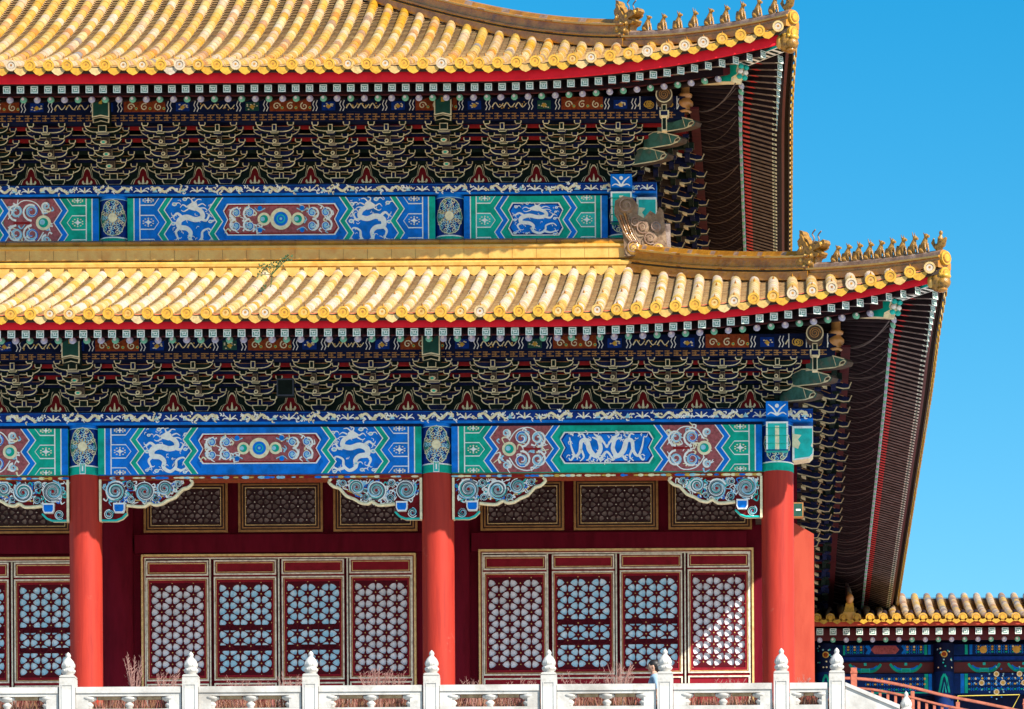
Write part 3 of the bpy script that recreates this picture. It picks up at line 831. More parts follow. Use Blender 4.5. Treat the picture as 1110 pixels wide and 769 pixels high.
    mb = MB(); mb.box(LEFT, xr, yp, yp + .26, z0, z1, 'paint_night')
    mb.box(xr - .26, xr, yp + .262, S['back'], z0, z1 + .02, 'board_red')
    P = Paint(mb, plane_map(yp)); H = z1 - z0; rnd = random.Random(11)
    x = LEFT + .1; k = 0
    while x < xr - .5:
        w = (.62, .34, .74, .34)[k % 4]
        if k % 4 == 0:
            P.rect(x, x + w, z0 + .01, z1, 'paint_night', 1)
            for i in range(3):
                c = x + w * (i + .5) / 3
                P.curve([(c - .1, z0 + H * .25), (c - .04, z0 + H * .6), (c + .03, z0 + H * .25), (c + .1, z0 + H * .55)], .022, .014, 'paint_cream', 2, 4)
                for j in range(4): P.disc(c + rnd.uniform(-.1, .1), z0 + H * rnd.uniform(.15, .65), .013, 'paint_gold', 3, 6)
        elif k % 4 == 2:
            P.rect(x, x + w, z0 + .01, z1, 'paint_orange', 1)
            for i in range(3):
                c = x + w * (i + .5) / 3
                P.spiral(c, z0 + H * .42, H * .30, 1.3, .022, 'paint_cream', 2, a0=i, n=14)
                P.disc(c + .1, z0 + H * .3, .03, 'paint_gold', 3, 8); P.disc(c + .1, z0 + H * .3, .016, 'paint_green', 4, 8)
        else:
            P.rect(x + .05, x + w - .05, z0 + .02, z0 + H * .75, 'head_green' if k % 8 == 1 else 'paint_deep', 1)
            for i in range(9): P.disc(x + .08 + (w - .16) * rnd.random(), z0 + H * rnd.uniform(.18, .6), .018, 'paint_cream', 2, 6, .012)
            P.poly([(x + w / 2 - .05, z0 + H * .38), (x + w / 2, z0 + H * .2), (x + w / 2 + .05, z0 + H * .38), (x + w / 2, z0 + H * .56)], 'paint_gold', 3)
        for q in (0, .055):
            xx = x + w + .03 + q
            P.rib([(xx, z0 + .01), (xx + .028, z0 + H * .3), (xx, z0 + H * .55), (xx + .028, z0 + H * .85)], .015, 'paint_white', 2)
        x += w + .14; k += 1
    for cx in (xr - .30, xr - .66):
        P.rect(cx - .14, cx + .14, z0 + .01, z1, 'paint_night', 4)
        for i in range(5): P.spiral(cx + rnd.uniform(-.05, .05), z0 + H * .38, H * rnd.uniform(.2, .36), 1.2, .016, 'paint_gold', 5, a0=i, n=12)
        for s in (-1, 1): P.rect(cx + s * .15 - .008, cx + s * .15 + .008, z0, z1, 'paint_white', 5)
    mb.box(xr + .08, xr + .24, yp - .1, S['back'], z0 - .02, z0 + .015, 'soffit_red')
    mb.build('eave_purlin', hall)
    zh0, zh1 = S['zhi']
    mb = MB(); mb.box(LEFT, xr - .02, yp + .03, yp + .22, zh0, zh1, 'paint_night'); mb.box(xr - .24, xr - .03, yp + .222, S['back'], zh0, zh1, 'board_red')
    P = Paint(mb, plane_map(yp + .03)); Hh = zh1 - zh0; x = LEFT; k = 0
    while x < xr - .2:
        for zz in (.22, .50, .78):
            w = .13 if (k % 2) != (zz == .5) else .085
            P.rect(x, x + w, zh0 + Hh * zz - .010, zh0 + Hh * zz + .008, 'transom_line', 1)
        P.rect(x + .05, x + .066, zh0 + Hh * .22, zh0 + Hh * .78, 'transom_line', 1)
        x += .155; k += 1
    mb.build('lattice_board', hall)
    # bracket clusters
    P_ = {(c, gr): [bracket_set(S, c, gr, 10 * c + gr + 31 * q).data('bracket_set') for q in range(4)] for c in (0, 1) for gr in (0, 1)}
    bh = beam_head(S).data('beam_head'); fp = flame_panel().data('flame_panel')
    for i, x in enumerate(SET_X[nm]):
        is_col = any(abs(x - c) < .05 for c in S['cols']) and abs(x - Xc) > .1
        o = link('bracket_set', P_[(1 if is_col else 0, i % 2)][i // 2 % 4], hall, (x + random.uniform(-.008, .008), Y0, S['zb']), (random.uniform(-.006, .006), random.uniform(-.006, .006), random.uniform(-.02, .02)))
        if is_col: link('beam_head', bh, o, (0, -S['proj'] - .30, S['zpl'][0] + .06 - S['zb']))
        if i + 1 < len(SET_X[nm]): link('flame_panel', fp, hall, ((x + SET_X[nm][i + 1]) / 2, Y0 + .03, S['zb'] + .005))
    y = Y0 + .95; k = 0
    while y < S['back'] - .3:
        link('bracket_set', P_[(0, k % 2)][k // 2 % 4], hall, (Xc, y, S['zb']), (0, 0, pi / 2)); y += 1.0; k += 1
    link('bracket_set', P_[(0, 1)][0], hall, (Xc, Y0 + .02, S['zb'] + .002), (0, 0, pi / 2))
    # board behind the brackets and the long tie beams between them
    mb = MB(); mb.box(LEFT, Xc - .03, Y0 + .035, Y0 + .10, S['zb'], S['zhi'][1] + .75, 'bracket_green'); mb.box(Xc - .10, Xc - .035, Y0 + .102, S['back'], S['zb'], S['zhi'][1] + .75, 'bracket_green')
    mb.build('bracket_board', hall)
    for j in range(S['n'] - 1):
        zz = S['zb'] + .105 + (j + 2) * S['h'] + .012
        yy = Y0 - j * S['step']
        if zz + .1 > S['zhi'][0] + .08: zz = S['zhi'][0] - .03
        mb = MB(); mb.box(LEFT, Xc + j * S['step'], yy - .03, yy + .03, zz, zz + .055, 'paint_red' if j >= S['n'] - 3 else 'bracket_green'); mb.box(LEFT, Xc + j * S['step'], yy - .032, yy + .03, zz + .058, zz + .115, 'bracket_blue')
        mb.box(LEFT, Xc + j * S['step'], yy - .036, yy - .0325, zz + .112, zz + .122, 'bracket_line')
        mb.build('bracket_tie', hall)
    # plate beam
    za, zb_ = S['plate']; xr2 = Xc + .62
    mb = MB(); mb.box(LEFT, xr2, Y0 - .24, Y0 + .24, za, zb_ + .035, 'paint_blue'); mb.box(Xc - .24, Xc + .24, Y0 + .242, S['back'], za, zb_ + .035, 'paint_deep')
    P = Paint(mb, plane_map(Y0 - .24))
    P.rect(LEFT, xr2, za + (zb_ - za) * .22, zb_, 'paint_deep', 1)
    scroll_strip(P, LEFT, xr2, za + (zb_ - za) * .2, zb_, 1.0167, S['cols'][0])
    P.rect(LEFT, xr2, zb_ + .006, zb_ + .034, 'paint_night', 2)
    mb.build('plate_beam', hall)

# ---- columns and beams of each storey
def column_head(S, cx, z0, z1, R):
    mb = MB(); n = 28; cy = S['Y0']
    mb.lathe([(R, z0), (R, z1)], (cx, cy, 0), 'paint_deep', n)
    P = Paint(mb, cyl_map(cx, cy, R)); H = z1 - z0; zc = z0 + H * .56
    def band(a, b, m, L):
        for i in range(12):
            q0 = cx + (-1.5 + 3 * i / 12) * R; q1 = cx + (-1.5 + 3 * (i + 1) / 12) * R
            P.rect(q0, q1, z0 + H * a, z0 + H * b, m, L)
    band(.0, .16, 'paint_green', 1); band(.16, .185, 'paint_white', 2); band(.94, 1.0, 'paint_blue', 1); band(.925, .94, 'paint_sky', 2)
    rnd = random.Random(int(cx * 10))
    P.disc(cx, zc, .315 * .74, 'square_green', 2, 24, .315)
    for k in range(16):
        a = 2 * pi * k / 16
        for r, m in ((.27, 'paint_cream'), (.19, 'paint_cream'), (.115, 'paint_gold')):
            x, z = cx + r * .74 * cos(a), zc + r * 1.05 * sin(a)
            P.spiral(x, z, .048, 1.3, .015, m if k % 2 else 'paint_sky', 3, a0=a, flip=1 if k % 2 else -1, n=10)
    for r, w in ((.315, .012), (.075, .012)):
        P.rib([(cx + r * .74 * cos(2 * pi * k / 24) * (1 + .08 * cos(6 * 2 * pi * k / 24)), zc + r * 1.02 * sin(2 * pi * k / 24)) for k in range(25)], w, 'paint_cream', 4)
    P.disc(cx, zc, .078, 'paint_cream', 5, 14)
    return mb

# lower columns
for cx in (-18.1, -12.03, -5.93, -.05):
    S = S_LOW; R = S['R']
    if cx < LEFT: continue
    mb = MB(); mb.lathe([(R * 1.02, FLOOR), (R * 1.0, FLOOR + 1.5), (R, S['beam'][0] - .001)], (cx, 0, 0), 'column_red', 32)
    col = mb.build('column', hall)
    column_head(S, cx, S['beam'][0], S['plate'][0], R).build('column_head', col)
    mb = MB(); mb.lathe([(.52, FLOOR), (.52, FLOOR + .06), (.44, FLOOR + .16), (.36, FLOOR + .20)], (cx, 0, 0), 'marble', 24); mb.build('column_base', col)
    if cx > -13 and cx < -1:
        mb = MB(); P = Paint(mb, cyl_map(cx, 0, R)); zt = S['beam'][0]
        P.rect(cx - .05, cx + .05, zt + .0, zt + .19, 'paint_white', 3); P.rect(cx - .038, cx + .038, zt + .015, zt + .175, 'paint_teal', 4); P.rect(cx - .012, cx + .012, zt + .05, zt + .14, 'paint_white', 5)
        mb.build('painted_tenon', col)
        mb = MB()
        for k in range(24):
            a0, a1 = -pi * .55 + 1.1 * pi * k / 24, -pi * .55 + 1.1 * pi * (k + 1) / 24
            zz = .80
            mb.tube([(cx + (R + .016) * sin(a0), -(R + .016) * cos(a0), zz - .05 * abs(sin(a0))), (cx + (R + .016) * sin(a1), -(R + .016) * cos(a1), zz - .05 * abs(sin(a1)))], .011, 'cream_line', 5)
        if cx > -6: mb.build('wire_loop', col)
# upper columns
for cx in (-12.03, -5.95, -2.83):
    S = S_UP
    mb = MB(); mb.lathe([(S['R'], 8.6), (S['R'], S['beam'][0] - .001)], (cx, S['Y0'], 0), 'column_red', 28)
    col = mb.build('column', hall)
    column_head(S, cx, S['beam'][0], S['plate'][0], S['R']).build('column_head', col)

def tie_beam(S, xa, xb, scheme, seed):
    z0, z1 = S['beam']; y = S['Y0'] - .235
    mb = MB(); mb.box(xa, xb, y, S['Y0'] + .2, z0, z1, 'paint_blue' if scheme == 'A' else 'paint_green')
    if S['name'] == 'lower':
        mb.box(xa, xb, y + .08, S['Y0'] + .12, z0 - .085, z0 - .002, 'paint_orange')
        P = Paint(mb, plane_map(y + .08)); rnd = random.Random(seed); x = xa
        while x < xb - .1:
            P.disc(x + .06, z0 - .045, rnd.uniform(.04, .08), rnd.choice(('paint_cream', 'paint_sky', 'paint_gold', 'paint_red', 'paint_blue')), 1, 8, rnd.uniform(.012, .028)); x += rnd.uniform(.06, .12)
    mb.box(xa, xb, y + .02, S['Y0'] + .15, z1 + .001, S['plate'][0] - .001, 'paint_night')
    beam_paint(mb, xa, xb, z0, z1, y, scheme, seed)
    return mb.build('tie_beam', hall)
R = .28
for i, (a, b, sc) in enumerate(((LEFT - 2.5, -12.03, 'B'), (-12.03, -5.93, 'A'), (-5.93, -.05, 'B'))): tie_beam(S_LOW, a + R - .02, b - R + .02, sc, 20 + i)
for i, (a, b, sc) in enumerate(((LEFT - 2.5, -12.03, 'B'), (-12.03, -5.95, 'A'), (-5.95, -2.83, 'B'))): tie_beam(S_UP, a + R - .02, b - R + .02, sc, 40 + i)

for S in (S_LOW, S_UP): storey(S)

# beam ends crossing at the corner columns
def corner_beam_end(S):
    cx, Y0 = S['Xc'], S['Y0']; za, zb_ = S['plate']; b0, b1 = S['beam']
    mb = MB()
    w = .19
    mb.box(cx - w, cx + w, Y0 - .62, Y0 - .28, za + .0, zb_ + .06, 'paint_blue')
    P = Paint(mb, plane_map(Y0 - .62)); H = zb_ + .06 - za
    for s in (-1, 1):
        P.curve([(cx, za + .02), (cx + s * .06, za + H * .5), (cx + s * .15, za + H * .8)], .035, .015, 'paint_white', 1, 4)
        P.curve([(cx, za + .02), (cx + s * .10, za + H * .25), (cx + s * .16, za + .03)], .03, .012, 'paint_white', 1, 4)
    P.disc(cx, za + H * .7, .035, 'paint_white', 1, 8)
    lo = b1 - (b1 - b0) * .62
    for k in range(4):
        t0 = b1 - (b1 - lo) * k / 4; t1 = b1 - (b1 - lo) * (k + 1) / 4
        yf = Y0 - .60 + .055 * k
        mb.box(cx - w, cx + w, yf, Y0 - .26, t1 + .001, t0 - (.0 if k else .03), 'paint_teal')
        P = Paint(mb, plane_map(yf))
        P.rect(cx - w, cx - w + .03, t1, t0 - (.0 if k else .03), 'paint_white', 1); P.rect(cx + w - .03, cx + w, t1, t0 - (.0 if k else .03), 'paint_white', 1)
        P.rect(cx - .035, cx + .035, t1, t0 - (.10 if k == 0 else 0), 'paint_cream', 1)
        if k == 0: P.rect(cx - w, cx + w, t0 - .06, t0 - .03, 'paint_white', 2)
        if k == 3: P.rect(cx - w, cx + w, t1, t1 + .02, 'paint_deep', 2)
    mb.build('beam_end', hall)
    mb = MB(); x0 = cx + .26
    pr = [(x0, lo - .12), (x0 + .30, lo - .08), (x0 + .36, lo - .02), (x0 + .37, lo + .08), (x0 + .33, lo + .13), (x0 + .36, lo + .2), (x0 + .36, b1 - .02), (x0, b1 - .02)]
    mb.prism(pr, Y0 - .19, Y0 + .19, 'paint_white', 'paint_cream')
    c = (sum(p[0] for p in pr) / len(pr), sum(p[1] for p in pr) / len(pr))
    mb.face([(c[0] + (x - c[0]) * .85, Y0 - .194, c[1] + (z - c[1]) * .88) for x, z in pr], 'paint_teal')
    mb.face([(x0 + .002, Y0 - .198, lo + .12), (x0 + .10, Y0 - .198, lo + .08), (x0 + .14, Y0 - .198, lo + .18), (x0 + .10, Y0 - .198, lo + .24), (x0 + .16, Y0 - .198, lo + .32), (x0 + .002, Y0 - .198, lo + .34)], 'paint_cream')
    mb.build('beam_end', hall)
for S in (S_LOW, S_UP): corner_beam_end(S)
# small teal tenon end on the side of the lower corner column
mb = MB(); zt = Z_(549, 0); mb.box(.20, .40, .50, .62, zt - .13, zt + .13, 'transom_line'); mb.box(.205, .38, .496, .4995, zt - .11, zt + .11, 'head_green'); mb.box(.27, .35, .492, .4955, zt - .015, zt + .015, 'paint_white')
mb.build('painted_tenon', hall)

# ---- corner brackets: beaked arms, vase, corner beams, purlin ends
def corner_pieces(S):
    cx, Y0 = S['Xc'], S['Y0']
    e = Vector((cos(-pi / 4), sin(-pi / 4), 0))
    q = Vector((-e.y, e.x, 0))
    def T(o): return lambda p: tuple(Vector((cx, Y0, 0)) + e * (p[0] + o) + q * p[1] + Vector((0, 0, p[2])))
    n = S['n']
    top = S['zhi'][1] + .02
    for k in range(3):
        mb = MB(); z = top - .30 - k * .215 ; o = S['proj'] * 1.414 - .40 - k * .36
        pr = [(-.20, 0), (.42, -.05), (.64, -.045), (.68, .0), (.62, .045), (.36, .130), (.16, .195), (.03, .21), (-.20, .17)]
        pr = [(a * 1.12, b * 1.28) for a, b in pr]
        mb.prism(pr, -.08, .08, 'beak_green', 'bracket_brown', T(o))
        t = T(o); P = Paint(mb, lambda x, zz, of: t((x, -.08 - of, zz)))
        P.rib([(a, b + .008) for a, b in pr[:2]] + [(.60 * 1.12, -.045 * 1.28 + .012)], .020, 'bracket_line', 1)
        P.rib([(a, b - .008) for a, b in pr[4:][::1]], .018, 'bracket_line', 1)
        P.rib([(pr[5][0] + .03, pr[5][1] - .02), (.50, -.03)], .014, 'bracket_line', 2)
        P.poly([(.56, -.045), (.70, -.04), (.745, .0), (.70, .04), (.60, .02)], 'bracket_line', 2); P.poly([(.60, -.03), (.69, -.028), (.72, .0), (.68, .02), (.62, .01)], 'bracket_brown', 3)
        for v in range(len(mb.v)): mb.v[v] = (mb.v[v][0], mb.v[v][1], mb.v[v][2] + z)
        mb.build('corner_beak', hall)
    mb = MB(); c = Vector((cx, Y0, 0)) + e * (S['proj'] * 1.414 + .02)
    mb.lathe([(.08, 0), (.12, .03), (.07, .06), (.10, .09), (.145, .15), (.14, .20), (.09, .25), (.07, .27), (.12, .29), (.13, .33), (.08, .36), (.08, .50)], (c.x, c.y, top - .06), 'vase_gold', 16)
    mb.build('corner_vase', hall)
    # old corner beam and young corner beam above it
    tipz = S['zsq'] + lift(S, 0)
    L1 = S['yrd'] * 1.414 + .10; zl = S['zrd'] + lift(S, 0) * .78
    mb = MB()
    prs = [(-.3, zl + .60), (L1 - .5, zl + .07), (L1 - .05, zl + .05), (L1, zl + .02), (L1 - .05, zl - .08), (L1 - .02, zl - .14), (L1 - .16, zl - .17), (L1 - .18, zl - .24), (L1 - .55, zl - .16), (-.3, zl + .32)]
    mb.prism(prs, -.13, .13, 'paint_green', 'bracket_line', T(0))
    for k in range(3):
        t = T(0); zz = zl + .02 - .085 * k; x = L1 + .012 - .02 * k
        for s in (-1, 1): mb.box(0, 0, 0, 0, 0, 0, 'paint_teal') if False else mb.ball((x, s * .065, zz - .02), (.05, .055, .045), 'paint_teal' if (k + s) % 2 else 'paint_white', 8, 5, T=t)
    mb.build('corner_beam', hall)
    L2 = (S['p'] - .06) * 1.414
    mb = MB(); prs = [(L1 - .9, tipz - .12), (L2, tipz - .02), (L2, tipz + .22), (L1 - .9, tipz + .12)]
    mb.prism(prs, -.13, .13, 'paint_teal', 'paint_white', T(0))
    t = T(0)
    for k in range(9):
        f0, f1 = .34 + k * .07, .375 + k * .07
        def zz(f): return tipz - .12 + .10 * f - .004
        xa = L1 - .9 + (L2 - L1 + .9) * f0; xb = L1 - .9 + (L2 - L1 + .9) * f1
        mb.face([t((xa, -.10, zz(f0))), t((xb, -.10, zz(f1))), t((xb, .10, zz(f1))), t((xa, .10, zz(f0)))], 'bracket_green')
    mb.build('corner_beam', hall)
    # beast cap on the beam's tip
    mb = MB(); t = T(L2)
    for (a, b, z_, r, m) in ((.02, 0, .08, (.17, .16, .19), 'figure_glaze'), (.14, 0, .02, (.12, .12, .11), 'figure_glaze'), (.20, 0, .12, (.06, .10, .05), 'tile_disc'), (.06, -.10, .20, (.05, .05, .06), 'tile_disc'), (.06, .10, .20, (.05, .05, .06), 'tile_disc'), (.15, -.09, .14, (.035, .035, .035), 'tile_disc'), (-.05, -.12, .06, (.07, .05, .12), 'tile_gold'), (.1, 0, -.09, (.10, .09, .05), 'glaze_brown')):
        mb.ball((a, b, tipz + z_), r, m, 10, 6, T=t)
    mb.build('corner_beast', hall)
    # round purlin ends
    mb = MB(); zc = (S['zpl'][0] + S['zpl'][1]) / 2 + .03
    x1 = cx + S['proj'] + .34
    yy = Y0 - S['proj'] - .12
    mb.tube([(cx + S['proj'] - .35, Y0 - S['proj'] - .16, zc), (cx + S['proj'] - .35, Y0 - S['proj'] - .52, zc)], .15, 'bracket_brown', 16)
    P = Paint(mb, plane_map(Y0 - S['proj'] - .52)); xx = cx + S['proj'] - .35
    P.rib([(xx + .14 * cos(2 * pi * k / 20), zc + .14 * sin(2 * pi * k / 20)) for k in range(21)], .02, 'bracket_line', 1)
    P.spiral(xx, zc, .10, 2.5, .02, 'transom_line', 1, n=30)
    mb.prism([(xx - .045, zc - .62), (xx + .045, zc - .62), (xx + .045, zc - .15), (xx - .045, zc - .15)], Y0 - S['proj'] - .44, Y0 - S['proj'] - .30, 'bracket_line', 'bracket_line')
    P = Paint(mb, plane_map(Y0 - S['proj'] - .44)); P.rect(xx - .03, xx + .03, zc - .60, zc - .40, 'bracket_green', 1); P.rect(xx - .03, xx + .03, zc - .32, zc - .17, 'bracket_green', 1)
    mb.prism([(xx - .065, zc - .37), (xx + .065, zc - .37), (xx + .085, zc - .33), (xx + .085, zc - .27), (xx - .085, zc - .27), (xx - .085, zc - .33)], Y0 - S['proj'] - .48, Y0 - S['proj'] - .28, 'bracket_line')
    P = Paint(mb, plane_map(Y0 - S['proj'] - .48)); P.rect(xx - .06, xx + .06, zc - .36, zc - .285, 'bracket_blue', 1)
    mb.build('purlin_end', hall)
    # long beaks in profile along the side, one under every side cluster
for S in (S_LOW, S_UP): corner_pieces(S)

def side_beaks(S):
    """beaked lever arms of the clusters on the hall's right side"""
    mb = MB(); n = 0
    pr = [(-.34, .06), (.20, -.09), (.30, -.085), (.33, -.02), (.28, .0), (.08, .07), (-.34, .20)]
    mb.prism(pr, -.045, .045, 'bracket_blue', 'bracket_green')
    P = Paint(mb, plane_map(-.045))
    P.rib([(-.34, .07), (.20, -.078), (.295, -.072), (.345, .03)], .020, 'bracket_line', 1); P.rib([(-.34, .19), (.06, .07), (.20, .02)], .012, 'transom_line', 1)
    for q in (-.10, -.04): P.rib([(q, .10), (q + .01, .24)], .012, 'bracket_line', 1)
    mb.box(-.12, -.02, -.03, .03, .12, .26, 'bracket_brown')
    me = mb.data('side_beak')
    y = S['Y0'] + .95
    while y < min(S['back'], S['Y0'] + 14):
        for k in range(3):
            link('side_beak', me, hall, (S['Xc'] + S['proj'] - .02 - .30 * (2 - k) * .8 + random.uniform(-.02, .02), y + random.uniform(-.04, .04), S['zhi'][0] - .04 - (2 - k) * .16 + random.uniform(-.015, .015)), (0, random.uniform(-.06, .06), 0))
        y += 1.0
for S in (S_LOW, S_UP): side_beaks(S)

# ---- hip ridges with their figures
def beast_mesh(kind):
    """seated ridge beast, nose towards +X"""
    mb = MB(); g_ = 'figure_glaze'
    w = 1.0 + .12 * (kind % 3)
    mb.tube([(-.05, 0, .0), (-.055, 0, .06), (-.03, 0, .13), (.005, 0, .19), (.01, 0, .22)], [.055 * w, .062 * w, .052, .040, .03], g_, 9)
    mb.ball((.025, 0, .245), (.045, .036, .036), g_, 9, 6)
    mb.tube([(.03, 0, .24), (.085, 0, .235 - .01 * (kind % 2))], [.028, .018], g_, 7)
    for s in (-1, 1):
        mb.tube([(.015, s * .03, .15), (.035, s * .034, .07), (.04, s * .034, .0)], [.024, .017, .020], g_, 6)
        mb.tube([(-.06, s * .045, .05), (-.01, s * .05, .03), (.0, s * .05, .0)], [.034, .022, .02], g_, 6)
        mb.tube([(.005, s * .02, .265), (-.012, s * .028, .30 + .012 * (kind % 4))], [.014, .004], g_, 5)
    mb.tube(smooth_path([(-.095, 0, .02), (-.13, 0, .07), (-.115, 0, .13 + .02 * (kind % 3)), (-.09, 0, .12)], 4), [.02] * 12 + [.012], g_, 6)
    return mb
def rider_mesh():
    mb = MB(); g_ = 'figure_glaze'
    mb.tube([(-.10, 0, .07), (-.02, 0, .09), (.06, 0, .11), (.10, 0, .17), (.13, 0, .20)], [.05, .065, .055, .035, .02], g_, 9)
    mb.tube([(-.10, 0, .09), (-.17, 0, .17), (-.15, 0, .24)], [.045, .035, .01], g_, 7)
    mb.tube([(-.01, 0, .12), (.0, 0, .22), (.01, 0, .27)], [.05, .045, .02], g_, 9); mb.ball((.012, 0, .30), (.033, .033, .04), g_)
    mb.tube([(-.04, 0, -.05), (-.01, 0, .08)], [.05, .06], g_, 7)
    for s in (-1, 1): mb.tube([(.0, s * .05, .22), (.04, s * .055, .17), (.07, s * .03, .17)], .016, g_, 5)
    return mb
def dragon_head_mesh():
    """horned ridge dragon, snout towards +X"""
    mb = MB()
    base = smooth_path([(-.26, 0.), (-.33, .06), (-.27, .14), (-.33, .22), (-.25, .29), (-.29, .38), (-.21, .45), (-.26, .56), (-.19, .62), (-.21, .74), (-.13, .70), (-.09, .60), (-.02, .55), (.02, .47), (.10, .45), (.18, .49), (.26, .45), (.36, .48), (.40, .41), (.33, .37), (.20, .35), (.24, .31), (.33, .27), (.30, .22), (.20, .21), (.17, .12), (.21, 0.)], 2)
    mb.prism(base, -.075, .075, 'figure_glaze')
    for s in (-1, 1):
        inn = [(x * .82 + .0, z * .86 + .02) for x, z in base]
        mb.prism(inn, s * .075, s * .115, 'figure_glaze')
        mb.ball((.10, s * .10, .37), (.04, .035, .035), 'tile_disc', 8, 5)
        mb.ball((.30, s * .06, .41), (.05, .05, .04), 'tile_disc', 8, 5)
        mb.tube(smooth_path([(.08, s * .05, .44), (.14, s * .06, .54), (.10, s * .07, .62), (.18, s * .07, .68)], 3), .013, 'glaze_dark', 5)
        for (a, b, r) in ((-.12, .20, .08), (-.02, .26, .06), (-.13, .40, .06), (.08, .12, .06), (-.05, .08, .07), (.12, .24, .05)):
            mb.ball((a, s * .11, b), (r, .03, r), 'figure_glaze', 8, 5)
            mb.ball((a, s * .135, b), (r * .45, .02, r * .45), 'tile_gold', 7, 4)
    return mb
BEAST = [beast_mesh(k).data('ridge_figure') for k in range(4)]
RIDER = rider_mesh().data('ridge_figure')
DHEAD = dragon_head_mesh().data('ridge_dragon')

def hip_ridge(S, roof, d_head, d_end, d_first, n_fig):
    xe, ye = S['Xc'] + S['p'], S['Y0'] - S['p']
    def base(d):
        z = S['zedge'] + prof(S, d) + lift(S, d) * 1.0
        fl = .05 * max(0, 1 - d / 4.0) ** 2
        return Vector((xe - d + fl, ye + d - fl, z))
    q = Vector((1, 1, 0)).normalized()
    def sweep(ds, sect, m_of, name):
        mb = MB(); ns = len(sect)
        vs = []
        for d in ds:
            b = base(d)
            for a, z in sect: vs.append(b + q * a + Vector((0, 0, z)))
        for i in range(len(ds) - 1):
            for k in range(ns):
                k2 = (k + 1) % ns
                mb.face([vs[i * ns + k], vs[i * ns + k2], vs[(i + 1) * ns + k2], vs[(i + 1) * ns + k]], m_of(k, i), 0, False)
        mb.face(vs[:ns], 'glaze_brown'); mb.face(vs[-ns:], 'glaze_brown')
        return mb
    # high part behind the dragon head
    hi = [(-.17, -.04), (-.17, .10), (-.125, .12), (-.125, .145), (-.15, .16), (-.15, .19), (-.11, .20), (-.11, .335), (-.15, .35), (-.15, .38), (-.10, .40), (-.06, .47), (0, .49), (.06, .47), (.10, .40), (.15, .38), (.15, .35), (.11, .335), (.11, .20), (.15, .19), (.17, .10), (.17, -.04)]
    lo = [(-.16, -.04), (-.16, .06), (-.12, .08), (-.12, .12), (-.15, .13), (-.15, .16), (-.11, .17), (-.09, .23), (-.04, .27), (.04, .27), (.09, .23), (.11, .17), (.15, .16), (.15, .13), (.12, .12), (.16, .06), (.16, -.04)]
    N = 40
    ds = [d_head - .05 + (d_end - d_head + .05) * i / N for i in range(N + 1)]
    r = sweep(ds, hi, lambda k, i: ('tile_gap' if k in (2, ) else 'tile_gold' if k in (3, 8) and i % 9 else 'glaze_dark' if k in (9, 10) and (i * 7 + k) % 5 == 0 else 'glaze_brown'), 'hip_ridge').build('hip_ridge', roof)
    ds2 = [.0 + (d_head - .01) * i / 20 for i in range(21)]
    m2 = sweep(ds2, lo, lambda k, i: ('tile_gold' if k == 4 else 'glaze_dark' if k in (6, 7) else 'glaze_brown'), 'hip_ridge')
    # end tiles of the ridge at the corner: two discs
    e = Vector((1, -1, 0)).normalized()
    b = base(.0)
    for dz, off, rr in ((.13, .0, .115), (-.13, -.02, .11)):
        c = b + e * off + Vector((0, 0, dz))
        for r0, r1, a, m in ((rr, rr, 0, 'tile_disc'), (rr * .72, rr * .72, .012, 'glaze_brown'), (rr * .55, rr * .55, .018, 'tile_disc')):
            pts = [c + e * (.05 + a) + q * (r0 * cos(2 * pi * j / 14)) + Vector((0, 0, r0 * sin(2 * pi * j / 14))) for j in range(14)]
            m2.face(pts, m, .2)
            if a == 0:
                pb = [p_ - e * .3 for p_ in pts]
                m2.mesh(pts + pb, [(j, (j + 1) % 14, 14 + (j + 1) % 14, 14 + j) for j in range(14)], 'tile_disc', .2, True)
    m2.build('hip_ridge', roof)
    rz = -pi / 4
    link('ridge_dragon', DHEAD, roof, base(d_head) + Vector((0, 0, .12)), (0, 0, rz))
    for k in range(n_fig):
        d = d_first + (.30 - d_first) * k / (n_fig - 1)
        o = link('ridge_figure', BEAST[k % 4], roof, base(d) + Vector((0, 0, .255)), (0, 0, rz)); o.scale = (1.05, 1.05, 1.0 + .02 * k)
    link('ridge_figure', RIDER, roof, base(.06) + Vector((0, 0, .26)), (0, 0, rz))
roofs = {o.name: o for o in hall.children if 'roof' in o.name}
hip_ridge(S_LOW, roofs['lower_roof'], 2.16, 5.42, 1.72, 9)
hip_ridge(S_UP, roofs['upper_roof'], 2.95, 8.9, 2.55, 9)

# ---- the ridge round the foot of the upper storey, and its corner ornament
low = roofs['lower_roof']
yr = S_LOW['Y0'] - S_LOW['p'] + 5.22                     # front of the ridge in plan
zr0 = S_LOW['zedge'] + prof(S_LOW, 5.35)
mb = MB()
x1 = -2.62
sect = [(0, -.05), (0, .06), (-.05, .09), (-.06, .14), (-.03, .18), (.03, .19), (.03, .215), (-.01, .225), (-.01, .40), (-.04, .42), (-.04, .46), (.0, .48), (.02, .52), (.03, .56), (.16, .62), (.40, .66), (.40, -.05)]
mm = ['tile_gold', 'tile_gold', 'tile_gold', 'tile_gold', 'tile_gold', 'tile_gap', 'tile_gold', 'tile_gold', 'tile_gold', 'tile_gold', 'tile_gold', 'glaze_brown', 'glaze_brown', 'glaze_dark', 'glaze_dark', 'glaze_dark', 'glaze_dark']
for k in range(len(sect)):
    a, b = sect[k], sect[(k + 1) % len(sect)]
    nx = 30
    for i in range(nx):
        xa = LEFT + (x1 - LEFT) * i / nx; xb = LEFT + (x1 - LEFT) * (i + 1) / nx
        gap = .006 if k in (7, 11, 12, 13) else 0
        mb.face([(xa + gap, yr + a[0], zr0 + a[1]), (xb, yr + a[0], zr0 + a[1]), (xb, yr + b[0], zr0 + b[1]), (xa + gap, yr + b[0], zr0 + b[1])], mm[k])
